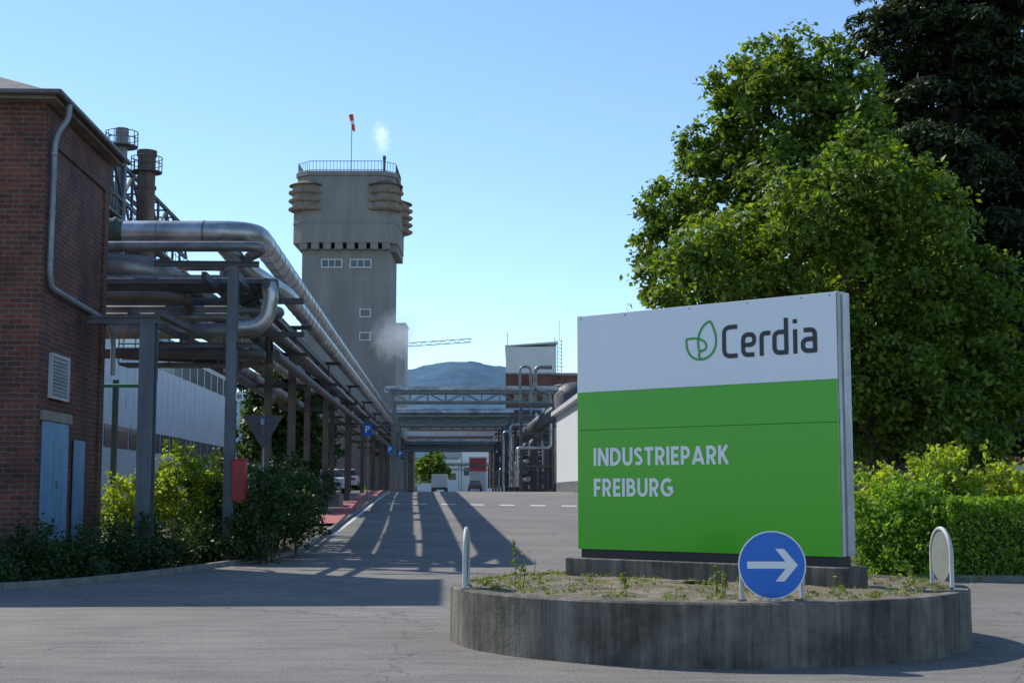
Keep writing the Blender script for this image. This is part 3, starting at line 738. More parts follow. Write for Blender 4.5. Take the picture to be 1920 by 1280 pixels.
def twin(x0,x1,z0,z1,mull=1):
    w=MB().box(x0,x1,TY-.03,TY-.005,z0,z1).obj('window',GLASS,tw)
    fm=MB()
    fm.box(x0-.1,x0,TY-.1,TY-.004,z0-.1,z1+.1).box(x1,x1+.1,TY-.1,TY-.004,z0-.1,z1+.1).box(x0,x1,TY-.1,TY-.004,z1,z1+.1).box(x0,x1,TY-.12,TY-.004,z0-.1,z0)
    for k in range(1,mull): xx=x0+(x1-x0)*k/mull; fm.box(xx-.04,xx+.04,TY-.09,TY-.031,z0,z1)
    o=fm.obj('frame',FRAMEW,tw); o.parent=w
twin(-20.25,-18.2,25.4,26.15,3); twin(-17.2,-15.1,25.4,26.15,3); twin(-16.1,-15.1,20.1,20.8); twin(-16.1,-15.1,17.6,18.3)
for z in (23.5,19.0,14.5,10): MB().box(TX0-.02,TX1+.02,TY-.02,TY+8.52,z,z+.07).obj('joint_line',CONC,tw)
o=thing('vent_pipe','slim dark vent pipe on the tower roof','pipe',(-13.9,152,35.65)); MB().tube([(-13.9,152,35.6),(-13.9,152,37.9)],.14,10).obj('pipe_body',STEEL,o); MB().tube([(-13.9,152,37.5),(-13.9,152,37.92)],.18,10).obj('tip',STEEL,o)
ws=thing('windsock','red and white windsock hanging limp from its pole','windsock',(-17.5,152,35.65))
MB().tube([(-17.5,152,35.6),(-17.5,152,42.6)],.04,8).obj('pole',GALVD,ws)
for k in range(5):
    a=Vector((-17.6+.07*k,152,42.5-.36*k)); c=Vector((-17.6+.07*(k+1),152,42.5-.36*(k+1)))
    MB().tube([a,c],.26-.022*k,14,r2=.24-.022*k).obj('sock_segment',M('sock_red',(.75,.06,.03),.6) if k!=2 else WHITEP,ws)
e=thing('silo_building','pale grey narrow factory block beside the tower','building',(-12.7,162,1.6))
MB().box(-14,-12.2,161,166,1.6,20.5).obj('wall',GREYM,e)
MB().box(-14.1,-12.1,160.9,166.1,20.503,20.7).obj('roof_edge',GALVD,e)
e=thing('factory_block','grey and brown factory block with windows at the tower foot','building',(-16,140,1.6))
MB().box(-26,-12.9,142,149.9,1.5,9.5).obj('wall',M('brown_render',(.22,.19,.17),.8),e)
MB().box(-26.1,-12.8,141.9,149.95,9.503,9.9).obj('roof_edge',GALVD,e)

def steam(x,y,z,sx,sz,dens,label,rot=0,thr=.62,em=.3):
    bpy.ops.mesh.primitive_uv_sphere_add(segments=24,ring_count=16,radius=1,location=(x,y,z))
    o=bpy.context.object; o.name='steam_cloud'; o.scale=(sx,sx,sz); o.rotation_euler=(0,rot,0)
    m,n,out=nt('steam'); v=n.nodes.new('ShaderNodeVolumePrincipled'); v.inputs['Color'].default_value=(1,1,1,1); v.inputs['Anisotropy'].default_value=.2
    v.inputs['Emission Color'].default_value=(.80,.88,1,1)  # steam glows faintly, standing in for light scattered repeatedly inside it
    t=noise(n,2.9,7,.7); gr=n.nodes.new('ShaderNodeTexGradient'); gr.gradient_type='SPHERICAL'
    tc=n.nodes.new('ShaderNodeTexCoord'); n.links.new(tc.outputs['Object'],gr.inputs['Vector'])
    ad=n.nodes.new('ShaderNodeMath'); ad.operation='MULTIPLY_ADD'; ad.inputs[1].default_value=.5
    n.links.new(gr.outputs['Fac'],ad.inputs[0]); n.links.new(t.outputs['Fac'],ad.inputs[2])
    mr=n.nodes.new('ShaderNodeMapRange'); mr.inputs[1].default_value=thr; mr.inputs[2].default_value=1.1; mr.inputs[3].default_value=0; mr.inputs[4].default_value=dens
    n.links.new(ad.outputs[0],mr.inputs[0]); n.links.new(mr.outputs[0],v.inputs['Density'])
    me_=n.nodes.new('ShaderNodeMath'); me_.operation='MULTIPLY'; me_.inputs[1].default_value=em; n.links.new(mr.outputs[0],me_.inputs[0]); n.links.new(me_.outputs[0],v.inputs['Emission Strength'])
    n.links.new(v.outputs[0],out.inputs['Volume'])
    o.data.materials.append(m); o['label']=label; o['category']='steam'; o['kind']='stuff'
steam(-14.2,152,40.0,1.3,2.5,.85,'thin white steam plume above the tower vent',-.2,.62,.62)
steam(-12.0,148,17.8,3.0,3.5,.36,'grey white steam cloud beside the tower shaft',.9,.54,.40)

# ---------------------------------------------------------------- pipe bridges over the road
def truss_bridge(y,x0,x1,z0,z1,label,mat,extra,panel=False):
    e=thing('pipe_bridge',label,'pipe bridge',((x0+x1)/2,y,g(y)),'pipe bridges crossing the road')
    t=MB(); n=9
    for yy in (y,y+1.6):
        t.beam((x0,yy,z0),(x1,yy,z0),.16,.2).beam((x0,yy,z1),(x1,yy,z1),.16,.2)
        for i in range(n):
            a=x0+(x1-x0)*i/n; c=x0+(x1-x0)*(i+1)/n
            t.beam((a,yy,z0 if i%2 else z1),(c,yy,z1 if i%2 else z0),.07,.07); t.beam((a,yy,z0),(a,yy,z1),.07,.07)
    for i in range(n+1):
        a=x0+(x1-x0)*i/n; t.beam((a,y,z0),(a,y+1.6,z0),.08,.08); t.beam((a,y,z1),(a,y+1.6,z1),.08,.08)
    t.obj('truss',mat,e)
    if panel:
        MB().box(x0,x1,y+1.75,y+1.8,z0-.15,z1+.1).obj('side_panel',GREYM,e)
    for x in (x0+.2,x1-.2):
        for yy in (y,y+1.6): MB().box(x-.14,x+.14,yy-.14,yy+.14,g(y)-.1,z0).obj('column',mat,e)
    for (dz,r,dy) in extra: MB().tube([(x0-.6,y+dy,z1+dz),(x1+.4,y+dy,z1+dz)],r,12).obj('carried_pipe',GALV,e)
truss_bridge(122,-10.4,3.6,9.25,10.1,'light steel truss bridge carrying pipes over the road',BRIDGEM,[(.25,.18,.3),(.2,.12,1.1),(.5,.09,.8)])
truss_bridge(138,-11.2,5.6,8.0,8.9,'steel bridge with one large silver pipe over the road',BRIDGEM,[(.42,.38,.7),(.15,.1,1.5)],True)
truss_bridge(160,-12.2,-.9,6.2,7.0,'grey green steel bridge with two pipes over the road',BRIDGEM,[(.25,.2,.4),(.2,.14,1.2)],True)
truss_bridge(265,-18,3,5.6,6.4,'distant low pipe bridge over the road',GALVD,[(.3,.25,.5)])
e=thing('enclosed_bridge','white and brown enclosed bridge with window rows over road','building',(-6,176,1.6))
MB().box(-13.0,1.0,176,180,7.6,10.9).obj('wall',M('bridge_brown',(.26,.19,.17),.8),e)
MB().box(-13.1,1.1,175.9,180.1,8.4,9.0).obj('white_band',WHITEM,e); MB().box(-13.1,1.1,175.9,180.1,10.5,11.0).obj('white_band',WHITEM,e)
for i in range(10): MB().box(-12.6+i*1.35,-11.6+i*1.35,175.93,175.98,9.2,10.35).obj('window',GLASS,e)
MB().box(-12.9,-12.2,176.2,179.8,1.5,7.6).obj('pier',STEEL2,e); MB().box(.2,.9,176.2,179.8,1.5,7.6).obj('pier',STEEL2,e)

e=thing('brick_factory','brick factory block with cream clad rooftop storey','building',(3,160,1.6))
MB().box(-.7,14,160,180,1.5,14.7).obj('wall',M_brick('far_brick',(.25,.10,.07),(.2,.08,.06),(.2,.15,.12)),e)
MB().prism([(-.7,160.2),(5.0,160.2),(5.0,176),(-.7,176)],14.7,17.9).obj('upper_storey',CREAM,e)
MB().add([(-.8,160.1,17.903),(5.1,160.1,18.3),(5.1,176,18.3),(-.8,176,17.903),(-.8,160.1,18.05),(5.1,160.1,18.5),(5.1,176,18.5),(-.8,176,18.05)],[(0,3,2,1),(4,5,6,7),(0,1,5,4),(1,2,6,5),(2,3,7,6),(3,0,4,7)]).obj('roof',CREAM,e)
MB().box(-.8,14.1,159.9,160.15,14.72,14.9).obj('parapet',GALVD,e)
for i in range(3): MB().box(.2+i*1.6,1.2+i*1.6,159.92,159.98,11.5,13.4).obj('window',GLASS,e)
e=thing('lattice_mast','slim lattice antenna mast on the factory roof','mast',(5.4,161,14.9))
t=MB()
for dx in (-.25,.25): t.beam((5.4+dx,161,14.8),(5.4+dx,161,18.7),.06,.06)
for k in range(9): t.beam((5.15,161,14.9+k*.42),(5.65,161,15.3+k*.42),.04,.04); t.beam((5.15,161,15.3+k*.42),(5.65,161,15.3+k*.42),.04,.04)
t.beam((5.4,161,18.7),(5.4,161,21),.04,.04); t.beam((4.9,161,15.7),(5.9,161,15.7),.05,.05); t.obj('lattice',STEEL,e)
for x,h in ((-.55,20),( 5.0,19.5)):
    o=MB().tube([(x,165,18),(x,165,h)],.04,5).tube([(x,165,18.0),(x,165,18.6)],.07,6).obj('lightning_rod',STEEL,origin=(x,165,18)); tag(o,'thin lightning rod on the factory roof','lightning rod','rods on the roof')
e=thing('dome_tank','dark domed tank behind the white shed','tank',(6.6,150,1.6))
MB().tube([(6.6,150,1.5),(6.6,150,11.6),(6.6,150,12.4),(6.6,150,12.9),(6.6,150,13.1)],[2.2,2.2,1.8,1.1,.1],28).obj('shell',STEEL,e)
q=MB()
for k in range(14): a=2*math.pi*k/14; q.tube([(6.6+2.2*math.cos(a),150+2.2*math.sin(a),11.7),(6.6+2.2*math.cos(a),150+2.2*math.sin(a),12.7)],.03,4)
q.tube([(6.6+2.2*math.cos(2*math.pi*k/20),150+2.2*math.sin(2*math.pi*k/20),12.7) for k in range(21)],.03,4); q.obj('railing',GALVD,e)
T4=TM(0,0)
e=thing('white_shed','white rendered low shed beside the road','building',(6,95,1.5))
MB(T4).box(8.4,22,84,108,1.4,7.3).obj('wall',M('pale_render',(.6,.62,.62),.7,var=.06,streak=.1),e)
MB(T4).box(8.0,22.2,83.7,108.3,7.303,7.6).obj('roof_edge',M('fascia_grey',(.5,.5,.5),.6),e)
MB(T4).box(8.36,8.39,84,108,1.5,2.3).obj('base_band',GALVD,e)
pipe('large dark duct running beside the road',[R(8.6,112,7.8),R(7.3,112,6.9),R(7.2,190,6.7)],.55,STEEL,.9,4,fmat=GALVD)
pipe('pale pipe elbow above the plant frames',[R(8.6,118,3),R(8.6,118,9.8),R(7.4,118,9.9),R(7.4,118,11.9),R(8.8,118,11.9)],.16,GALVD,.5,0)
pipe('slim pipe loop above the plant',[R(6.3,121,9.6),R(6.3,121,12.2),R(7.2,121,12.2),R(7.2,121,8)],.1,GALVD,.4,0)
for k,(o_,z,r) in enumerate([(6.2,3.2,.22),(6.4,4.0,.16),(6.1,4.9,.13),(6.5,2.6,.2)]):
    pipe('grey process pipe low beside the road',[R(o_,112,z),R(o_,190,z)],r,GALVD if k%2 else STEEL,.5,6,group='low process pipes beside the road')
for k in range(26):
    y=111.5+k*2.9; z=random.uniform(3.2,8.2); x_=random.uniform(5.1,6.3)
    pipe('short dark connecting pipe between vessels and duct',[R(x_,y,2.0),R(x_,y,z),R(8.2,y,z),R(8.2,y,z+random.uniform(.6,2))],random.choice([.06,.09,.13,.17]),random.choice([GALVD,STEEL,STEEL2,CONC2,GALV]),.3,0,n=10,group='short connecting pipes')
for i in range(8):
    y=112+9.5*i; e=thing('plant_frame','dark steel frame carrying ducts beside the road','steel frame',R(7,y,1.6),'frames carrying ducts beside the road')
    for a_ in (5.8,8.3): MB(TM(-K*y,y)).box(a_,a_+.25,-.12,.12,1.5,8.3).obj('post',STEEL,e)
    for q_ in ((5.8,8.55,8.3,8.55),(6.05,8.3,6.05,6.25),(6.05,8.3,3.5,3.7)): MB(TM(-K*y,y)).box(q_[0],q_[1],-.1,.1,q_[2],q_[3]).obj('crossbeam',STEEL,e)
for (o_,y,h,r) in ((7.0,114,4.2,.4),(8.1,113,4.8,.5),(6.9,123,4.2,.55),(6.9,134,4.2,.6)):
    x,_,_=R(o_,y,0); e=thing('process_vessel','dark vertical process vessel with rounded top','tank',(x,y,1.6),'vertical vessels beside the road')
    MB().tube([(x,y,1.8),(x,y,1.6+h*.9),(x,y,1.6+h*.96),(x,y,1.6+h)],[r,r,r*.8,.1],18).obj('shell',STEEL,e)
    for q_ in (.4,.8): MB().tube([(x,y,1.6+h*q_),(x,y,1.6+h*(q_+.02))],r*1.05,18).obj('band',GALVD,e)

# far end
DRED=M('dull_red',(.30,.035,.035),.6,var=.15)
e=thing('red_kiosk','red clad small building at the far road end','building',(-5.3,220,1.6))
MB().box(-6.6,-4.0,220,226,4.7,6.7).obj('upper_wall',DRED,e); MB().box(-6.55,-4.05,220.05,225.95,1.6,4.697).obj('lower_wall',GREYM,e); MB().box(-6.7,-3.9,219.9,226.1,6.703,6.9).obj('roof',GREYM,e)
for q_ in (-6.3,-5.2): MB().box(q_,q_+.7,219.93,219.98,5.3,6.0).obj('window',GLASS,e)
for (x0,x1,y,h,mt) in ((-30,-16,420,11,WHITEM),(-15,-2,430,14,CREAM),(-26,-8,520,17,GREYM),(-1,20,380,9,CREAM)):
    e=thing('distant_hall','distant pale industrial hall with flat roof','building',(x0,y,1.6),'distant halls')
    MB().box(x0,x1,y,y+20,1.5,h).obj('wall',mt,e); MB().box(x0-.2,x1+.2,y-.2,y+20.2,h+.003,h+.5).obj('roof_edge',GALVD,e)
    for i in range(5): w_=(x1-x0)/5; MB().box(x0+w_*i+.5,x0+w_*(i+1)-.5,y-.06,y-.02,h*.45,h*.62).obj('window',GLASS,e)
e=thing('tower_crane','distant yellow tower crane with long lattice jib','crane',(-31,400,1.6))
def lattice(b,a,c,w,n,t=.12):
    a=Vector(a);c=Vector(c);d=(c-a); up=Vector((0,0,1)) if abs(d.normalized().z)<.9 else Vector((1,0,0))
    for s in (0,w): b.beam(a+up*s,c+up*s,t,t)
    for i in range(n): b.beam(a+d*i/n+up*(0 if i%2 else w),a+d*(i+1)/n+up*(w if i%2 else 0),t*.7,t*.7)
t=MB(); lattice(t,(-33,400,42.0),(-11.5,400,43.5),1.0,16,.2); t.obj('jib',M('crane_paint',(.22,.22,.20),.6),e)
t=MB(); lattice(t,(-31,400,1.6),(-31,400,45),1.2,24,.2); t.obj('mast',GALVD,e)
t=MB(); lattice(t,(-40,400,42),(-33,400,42),.9,6,.16); t.box(-40,-38,399.5,400.5,39.5,42); t.obj('counter_jib',GALVD,e)

def car(x,y,rz,mat,label,s=1.0):
    z=g(y)+.104 if x<-9 else g(y)+.005
    e=thing('parked_car',label,'car',(x,y,z)); T=Matrix.Translation((x,y,z))@Matrix.Rotation(rz,4,'Z')@Matrix.Scale(s,4)
    prof=[(-2.1,.35),(-2.15,.75),(-1.95,1.0),(-1.5,1.05),(1.1,.98),(1.9,.82),(2.1,.6),(2.1,.33)]
    n=len(prof); b=MB(T)
    b.add([(-.88,p,q) for p,q in prof]+[(.88,p,q) for p,q in prof],[list(range(n)),list(range(n,2*n))[::-1]]+[(i,n+i,n+(i+1)%n,(i+1)%n) for i in range(n)])
    b.obj('body',mat,e,bevel=.06)
    MB(T).frus([(-.80,-1.9),(.80,-1.9),(.80,1.05),(-.80,1.05)],.99,[(-.62,-1.45),(.62,-1.45),(.62,.25),(-.62,.25)],1.42).obj('windows',GLASS,e,bevel=.04)
    MB(T).frus([(-.65,-1.5),(.65,-1.5),(.65,.3),(-.65,.3)],1.41,[(-.56,-1.35),(.56,-1.35),(.56,.15),(-.56,.15)],1.47).obj('roof',mat,e,bevel=.02)
    for wx in (-.8,.8):
        for wy in (-1.35,1.35):
            w=MB(T).tube([(wx-.1,wy,.33),(wx+.1,wy,.33)],.33,20).obj('wheel',TYRE,e)
            r_=MB(T).tube([(wx-.105,wy,.33),(wx+.105,wy,.33)],.2,12).obj('rim',GALV,e); r_.parent=w
    for hx in (-.6,.6):
        MB(T).box(hx-.18,hx+.18,-2.17,-2.08,.7,.85).obj('tail_light',REDP,e)
        MB(T).box(hx-.2,hx+.2,2.03,2.13,.62,.75).obj('headlight',WHITEP,e)
car(-10.6,84,RZ+math.pi,CARW,'white car parked beside the pipe rack')
car(-5.1,196,RZ,CARD,'dark grey car driving away down the road',1.05)
car(-11.6,100,RZ,CARW,'white car parked on the pavement by steel posts')
e=thing('box_truck','pale grey box truck parked beside the far road','truck',(-10.9,215,1.6))
MB().box(-12.1,-9.9,215,221,2.2,4.2).obj('cargo_box',GREYM,e,bevel=.05); MB().box(-12.0,-10.0,221.1,223,1.9,3.8).obj('cab',GREYM,e,bevel=.1); MB().box(-12.0,-10.0,215,223,1.9,2.15).obj('chassis',DARK,e)
for x in (-11.9,-10.1):
    for y in (216.2,222): MB().tube([(x-.12,y,2.05),(x+.12,y,2.05)],.45,16).obj('wheel',TYRE,e)
e=thing('planter_block','low concrete planter at the pavement corner','planter',(-8.9,66,g(66)))
gz=g(66)+.1
MB().box(-9.6,-8.0,66,66.25,gz,gz+.6).box(-9.6,-8.0,67.55,67.8,gz,gz+.6).box(-9.6,-9.35,66.25,67.55,gz,gz+.6).box(-8.25,-8.0,66.25,67.55,gz,gz+.6).obj('wall',KERB,e)
MB().box(-9.35,-8.25,66.25,67.55,gz,gz+.5).obj('soil',DIRT,e)

# ---------------------------------------------------------------- vegetation
def jy(l,Y,s=1.3): return [(x,Y+random.uniform(-s,s),z,r) for x,z,r in l]
A=[(7.8,14.75,.85),(8.7,14.6,.9),(6.95,13.7,1.15),(9.4,13.8,1.2),(8.05,12.9,1.8),(6.4,12.2,1.15),(9.9,12.3,1.35),(6.0,10.8,1.3),(4.75,10.3,.85),(7.9,10.3,1.9),(10.2,10.5,1.8),(4.5,9.1,.8),(4.7,7.8,.95),(6.5,8.5,1.6),(10.5,8.3,1.8)]
tree('linden_tree','tall linden tree with bright sunlit green crown','tree',(8,42,.2),jy(A,42,1.0),LINDEN,27,78,.19,.42)
B=[(8.8,9.6,1.25),(7.4,8.6,1.35),(10.1,8.8,1.4),(5.9,7.6,1.3),(4.5,7.5,.85),(8.8,7.4,2.1),(11.2,7.7,1.4),(12.2,6.5,1.4),(6.7,6.0,1.8),(9.5,5.5,2.1),(4.45,6.5,.8),(11.9,4.9,1.5),(10.1,4.1,1.4),(12.6,4.0,1.2),(5.2,5.3,1.2),(8.2,4.4,1.3),(9.2,3.4,1.1),(11.2,3.3,1.2)]
tree('linden_tree','broad dense linden tree with layered green crown','tree',(9.4,36.8,0),jy(B,36),LINDEN,26,78,.17,.42,.26,2.4)
D=[(14.5,8.5,2),(13.2,6.5,1.6),(15.5,6.5,2),(14.0,4.8,1.7),(16,4.6,1.8),(12,5.2,1.5),(10.5,4.6,1.5),(17,8,2)]
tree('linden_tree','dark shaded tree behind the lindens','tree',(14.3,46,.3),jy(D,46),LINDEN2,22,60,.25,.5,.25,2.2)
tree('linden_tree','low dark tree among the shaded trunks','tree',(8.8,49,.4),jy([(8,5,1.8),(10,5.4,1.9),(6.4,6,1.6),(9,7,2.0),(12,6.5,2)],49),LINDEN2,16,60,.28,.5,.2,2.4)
def conifer(x,y,H,Rm,label,z0=3.2,nb=430,dn=1.0):
    e=thing('conifer_tree',label,'tree',(x,y,g(y)))
    b=MB(); b.tube([(x,y,g(y)-.1),(x,y,H*.5),(x,y,H)],[.42,.25,.04],10)
    Cs=[];Ns=[]
    for i in range(nb):
        t=(i+random.random())/nb; z=z0+(H-z0)*t; r=Rm*(1-t)**.55*random.uniform(.6,1.15)*(.75+.25*min(1,t*5)); a=random.uniform(0,2*math.pi)
        dx,dy=math.cos(a),math.sin(a)
        if i%4==0: b.tube([(x,y,z),(x+dx*r*.5,y+dy*r*.5,z+.1),(x+dx*r,y+dy*r,z-.12*r)],[.06,.04,.012],5)
        m=int((130+100*r)*dn)
        s=rng.uniform(.15,1,m)**.7; q=np.stack([x+dx*r*s,y+dy*r*s,z+.12*np.sin(s*3)*r*.4-.16*r*s*s],1)
        wd=.42*(1.15-s)*r*.5+.12
        lat=rng.normal(size=m)*wd
        q[:,0]+=-dy*lat; q[:,1]+=dx*lat; q[:,2]+=rng.normal(size=m)*.07-np.abs(lat)*.35-rng.uniform(0,.25,m)
        Cs.append(q); Ns.append(rng.normal(size=(m,3))*.6+np.array([dx*.3,dy*.3,.8]))
    b.obj('trunk',BARK,e); leaves('crown',np.concatenate(Cs),np.concatenate(Ns),.26,FIR,e,aspect=.4)
conifer(15.0,47,27,5.4,'tall dark conifer with drooping layered branches',nb=480)
conifer(19.4,51,27,5.4,'second dark conifer standing behind the lindens',nb=330,dn=.75)
e=thing('low_wall_building','pale low building behind the tree trunks','building',(14,56,.5))
MB().box(6,30,56,60,.3,3.6).obj('wall',M('pale_panels',(.42,.44,.47),.7,var=.1),e)
t=MB()
for i in range(60): t.box(6.2+.4*i,6.26+.4*i,55.93,55.99,.5,3.5)
t.parts('rib',GALVD,e)
e=thing('red_notice','red and white notice board by the fence','sign',(15.5,44,.2))
MB().box(15.1,16.3,44,44.03,2.2,2.75).obj('panel',WHITEP,e); MB().box(15.1,16.3,43.98,43.997,2.45,2.75).obj('red_band',REDP,e)
V,F=text('MO',15.2,2.5,.5,.2,.02); MB().add([(a,43.975,c) for a,c in V],F).obj('lettering',WHITEP,e)
for x in (15.2,16.2): MB().tube([(x,44.06,.1),(x,44.06,2.75)],.03,8).obj('post',GALVD,e)

def boxleaves(x0,x1,y0,y1,z0,z1,n,rough=.06):
    dx,dy,dz=x1-x0,y1-y0,z1-z0; A_=[dx*dz,dx*dz,dy*dz,dy*dz,dx*dy*1.0]; p=np.array(A_)/sum(A_)
    f=rng.choice(5,n,p=p); u=rng.random(n);v=rng.random(n); C=np.zeros((n,3)); Nn=np.zeros((n,3))
    X=x0+dx*u; Y=y0+dy*u
    C[f==0]=np.stack([X,np.full(n,y0),z0+dz*v],1)[f==0]; Nn[f==0]=(0,-1,0)
    C[f==1]=np.stack([X,np.full(n,y1),z0+dz*v],1)[f==1]; Nn[f==1]=(0,1,0)
    C[f==2]=np.stack([np.full(n,x0),Y,z0+dz*v],1)[f==2]; Nn[f==2]=(-1,0,0)
    C[f==3]=np.stack([np.full(n,x1),Y,z0+dz*v],1)[f==3]; Nn[f==3]=(1,0,0)
    C[f==4]=np.stack([X,y0+dy*v,np.full(n,z1)],1)[f==4]; Nn[f==4]=(0,0,1)
    bulge=.05*np.sin(C[:,0]*5)*np.sin(C[:,2]*6+C[:,1]*4)
    depth=-np.abs(rng.normal(size=n))*rough*1.5+bulge+.03*rng.normal(size=n)
    C+=Nn*depth[:,None]
    return C,Nn*.6+rng.normal(size=(n,3))*.6+np.array([0,0,.35])
def hedge(label,boxes,mat,L,dens=900):
    x,y=boxes[0][0],boxes[0][2]
    e=thing('hedge',label,'hedge',(x,y,g(y)))
    Cs=[];Ns=[];core=MB()
    for (x0,x1,y0,y1,z1) in boxes:
        area=2*(x1-x0)*z1+2*(y1-y0)*z1+(x1-x0)*(y1-y0); z0=g((y0+y1)/2)
        c,n_=boxleaves(x0,x1,y0,y1,z0,z0+z1,int(area*dens)); Cs.append(c);Ns.append(n_)
        core.box(x0+.3,x1-.3,y0+.3,y1-.3,z0,z0+z1-.3)
    core.obj('branches',BARK,e); leaves('foliage',np.concatenate(Cs),np.concatenate(Ns),L,mat,e)
hedge('neatly trimmed green hedge beside the footway',[(8.1,16,26.5,27.9,1.5)],HEDGE,.075,1300)
def bush(label,lobes,mat,L=.1,k=60,per=60,rc=.25,sprigs=0,name='shrub',inner=.35,group=None):
    x=sum(l[0] for l in lobes)/len(lobes);y=sum(l[1] for l in lobes)/len(lobes)
    e=thing(name,label,'shrub',(x,y,g(y)),group)
    b=MB()
    for l in lobes[:12]: b.tube([(l[0],l[1],g(l[1])-.05),(l[0]+random.uniform(-.1,.1),l[1],l[2])],[.035,.015],5,caps=False)
    C,N=lobe_pts(lobes,k,per,rc,.7,.5,inner)
    if sprigs:
        Cs=[C];Ns=[N]
        for i in range(sprigs):
            l=random.choice(lobes); a=random.uniform(0,6.28); rr=l[3]*random.uniform(.1,.9)
            p=np.array([l[0]+rr*math.cos(a),l[1]+rr*math.sin(a),l[2]+l[3]*.75]); d=np.array([random.uniform(-.35,.35),random.uniform(-.35,.35),1.0]); h=random.uniform(.15,.45)
            s=rng.random(26); Cs.append(p+d*h*s[:,None]+rng.normal(size=(26,3))*.05); Ns.append(rng.normal(size=(26,3)))
        C=np.concatenate(Cs);N=np.concatenate(Ns)
    b.parts('stem',BARK,e); leaves('foliage',C,N,L,mat,e)
def row(x0,x1,y0,y1,z,r,n,jz=.15):
    return [(x0+(x1-x0)*i/(n-1)+random.uniform(-.15,.15),y0+(y1-y0)*i/(n-1)+random.uniform(-.2,.2),z+random.uniform(-jz,jz)+g(y0),r*random.uniform(.8,1.15)) for i in range(n)]
bush('dark green loose shrub beside the trimmed hedge',row(6.85,8.1,27.3,27.2,.45,.55,6)+row(6.9,8.1,27.6,27.6,1.1,.55,6),HEDGE,.09,sprigs=40)
bush('golden green flowering shrubs behind the trimmed hedge',row(7.2,15,29,29.3,1.5,.62,13,.25)+row(7.2,15,29.2,29.5,.8,.7,11),YBUSH,.11,k=45,sprigs=200)
pts=[(-11.8,24.5),(-10.8,24.7),(-9.9,24.8),(-9.2,25.2),(-8.6,26.2),(-8.2,27.4),(-7.9,28.7),(-7.6,30),(-7.3,31.4),(-7.0,32.8),(-6.75,34.0)]
lo=[]
for (x,y) in pts:
    lo+=[(x,y,.3,.5),(x-.6,y+.5,.45,.5),(x-.2,y+.2,.4,.5)]
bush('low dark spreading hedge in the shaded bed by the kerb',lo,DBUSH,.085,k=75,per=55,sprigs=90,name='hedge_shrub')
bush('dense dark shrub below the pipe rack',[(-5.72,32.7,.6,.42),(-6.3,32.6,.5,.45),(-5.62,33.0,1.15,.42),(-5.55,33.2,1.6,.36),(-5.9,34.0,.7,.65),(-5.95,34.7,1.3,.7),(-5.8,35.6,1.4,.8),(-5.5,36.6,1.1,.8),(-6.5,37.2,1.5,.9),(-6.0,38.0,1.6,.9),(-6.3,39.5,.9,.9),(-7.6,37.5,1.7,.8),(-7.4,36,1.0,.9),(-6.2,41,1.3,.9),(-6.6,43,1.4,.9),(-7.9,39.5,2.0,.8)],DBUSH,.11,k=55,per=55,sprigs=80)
bush('bright golden shrub catching the sun by the posts',[(-8.3,35.6,2.1,.55),(-7.7,35.9,1.8,.55),(-8.9,36,1.7,.6),(-8.3,35.7,1.2,.8),(-7.5,36.0,1.2,.7),(-9.2,35.8,1.1,.7)],YBUSH,.1,k=60,per=55,sprigs=70)
bush('bright green shrub beside the brick wall',[(-9.5,34.8,1.4,.4),(-9.9,35,1.1,.55),(-9.3,34.8,.8,.6)],YBUSH,.09,k=60,per=55,sprigs=20)
bush('small rounded shrubs beside the parked cars',[(-8.5,60,2.1,.9),(-8.9,61,2.8,.8),(-8.2,62,1.7,.7),(-9.6,62,2.3,1.0)],DBUSH,.13,k=40,per=60)
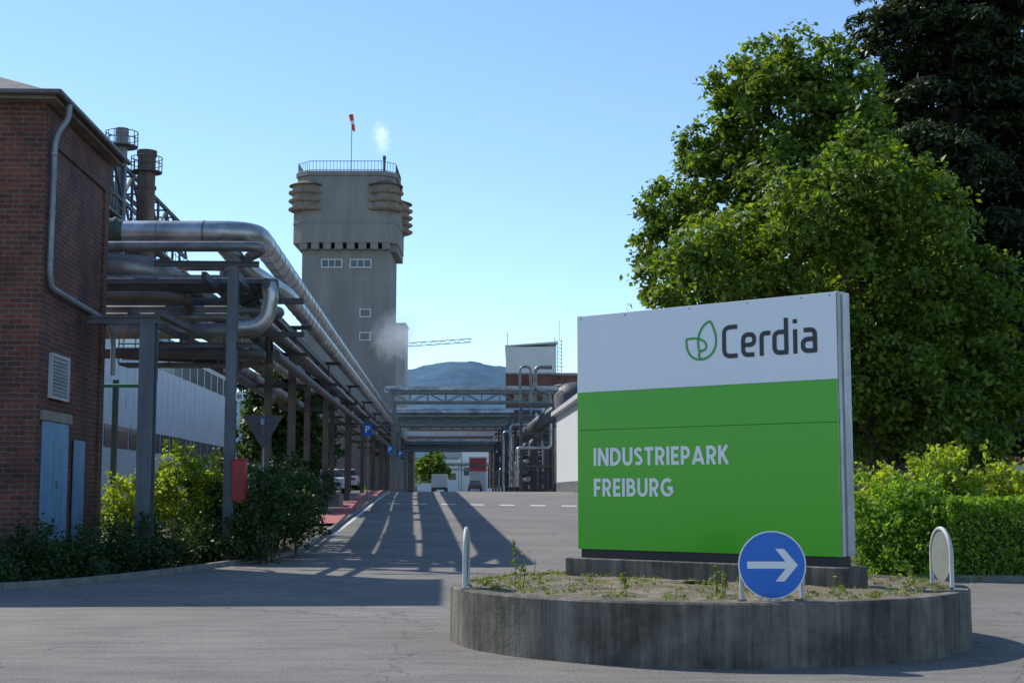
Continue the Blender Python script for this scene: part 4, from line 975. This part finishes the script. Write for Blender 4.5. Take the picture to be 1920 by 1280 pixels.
tree('shade_tree','dark leafy tree standing behind the pipe rack','tree',(-10.6,64,.8),[(-10.3,64,5.0,1.6),(-11.2,65,4.2,1.5),(-9.7,64,3.6,1.2),(-11.2,65,6.2,1.2),(-9.9,66,6.3,1.2)],LINDEN2,24,60,.26,.5,.16,1.8)
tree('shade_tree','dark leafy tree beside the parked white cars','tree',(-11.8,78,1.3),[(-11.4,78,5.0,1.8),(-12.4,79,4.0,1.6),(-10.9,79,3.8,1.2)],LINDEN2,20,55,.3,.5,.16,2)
bush('row of low green bushes along the pavement',row(-11.0,-12.5,92,118,.5,.6,8),HEDGE,.2,k=24,per=30)
tree('roadside_tree','small light green tree at the far road end','tree',(-14.5,260,1.6),[(-14.5,260,6.5,2.4),(-16,261,5.5,2),(-13,260,5.2,1.7)],LINDEN,10,40,.6,.9,.2,3)

# ---------------------------------------------------------------- light, sky, camera
EL=math.radians(42.7); AZ=math.atan2(-.765,.644)
S=Vector((math.sin(AZ)*math.cos(EL),math.cos(AZ)*math.cos(EL),math.sin(EL)))
l=bpy.data.lights.new('sun','SUN'); l.energy=5.0; l.angle=math.radians(.53); l.color=(1,.945,.86)
lo_=bpy.data.objects.new('sun',l); lo_.rotation_euler=S.to_track_quat('Z','Y').to_euler(); COL.objects.link(lo_)
w=bpy.data.worlds.new('World'); SC.world=w; w.use_nodes=True; n=w.node_tree
bg=n.nodes['Background']; sk=n.nodes.new('ShaderNodeTexSky'); sk.sky_type='NISHITA'; sk.sun_disc=False
sk.sun_elevation=EL; sk.sun_rotation=AZ; sk.air_density=1.0; sk.dust_density=.1; sk.ozone_density=1.2; sk.altitude=300
n.links.new(mul(n,sk.outputs[0],(1.0,1.15,1.27)),bg.inputs[0]); bg.inputs[1].default_value=.148
cd=bpy.data.cameras.new('camera'); cd.lens=50; cd.sensor_width=36; cd.clip_end=20000; cd.clip_start=.1
co=bpy.data.objects.new('camera',cd); co.location=(0,0,1.65); co.rotation_euler=(math.radians(96.0),0,0); COL.objects.link(co); SC.camera=co
SC.view_settings.view_transform='Standard'; SC.view_settings.look='None'; SC.view_settings.exposure=0
for o in bpy.data.objects:
    if '_b' in o: del o['_b']
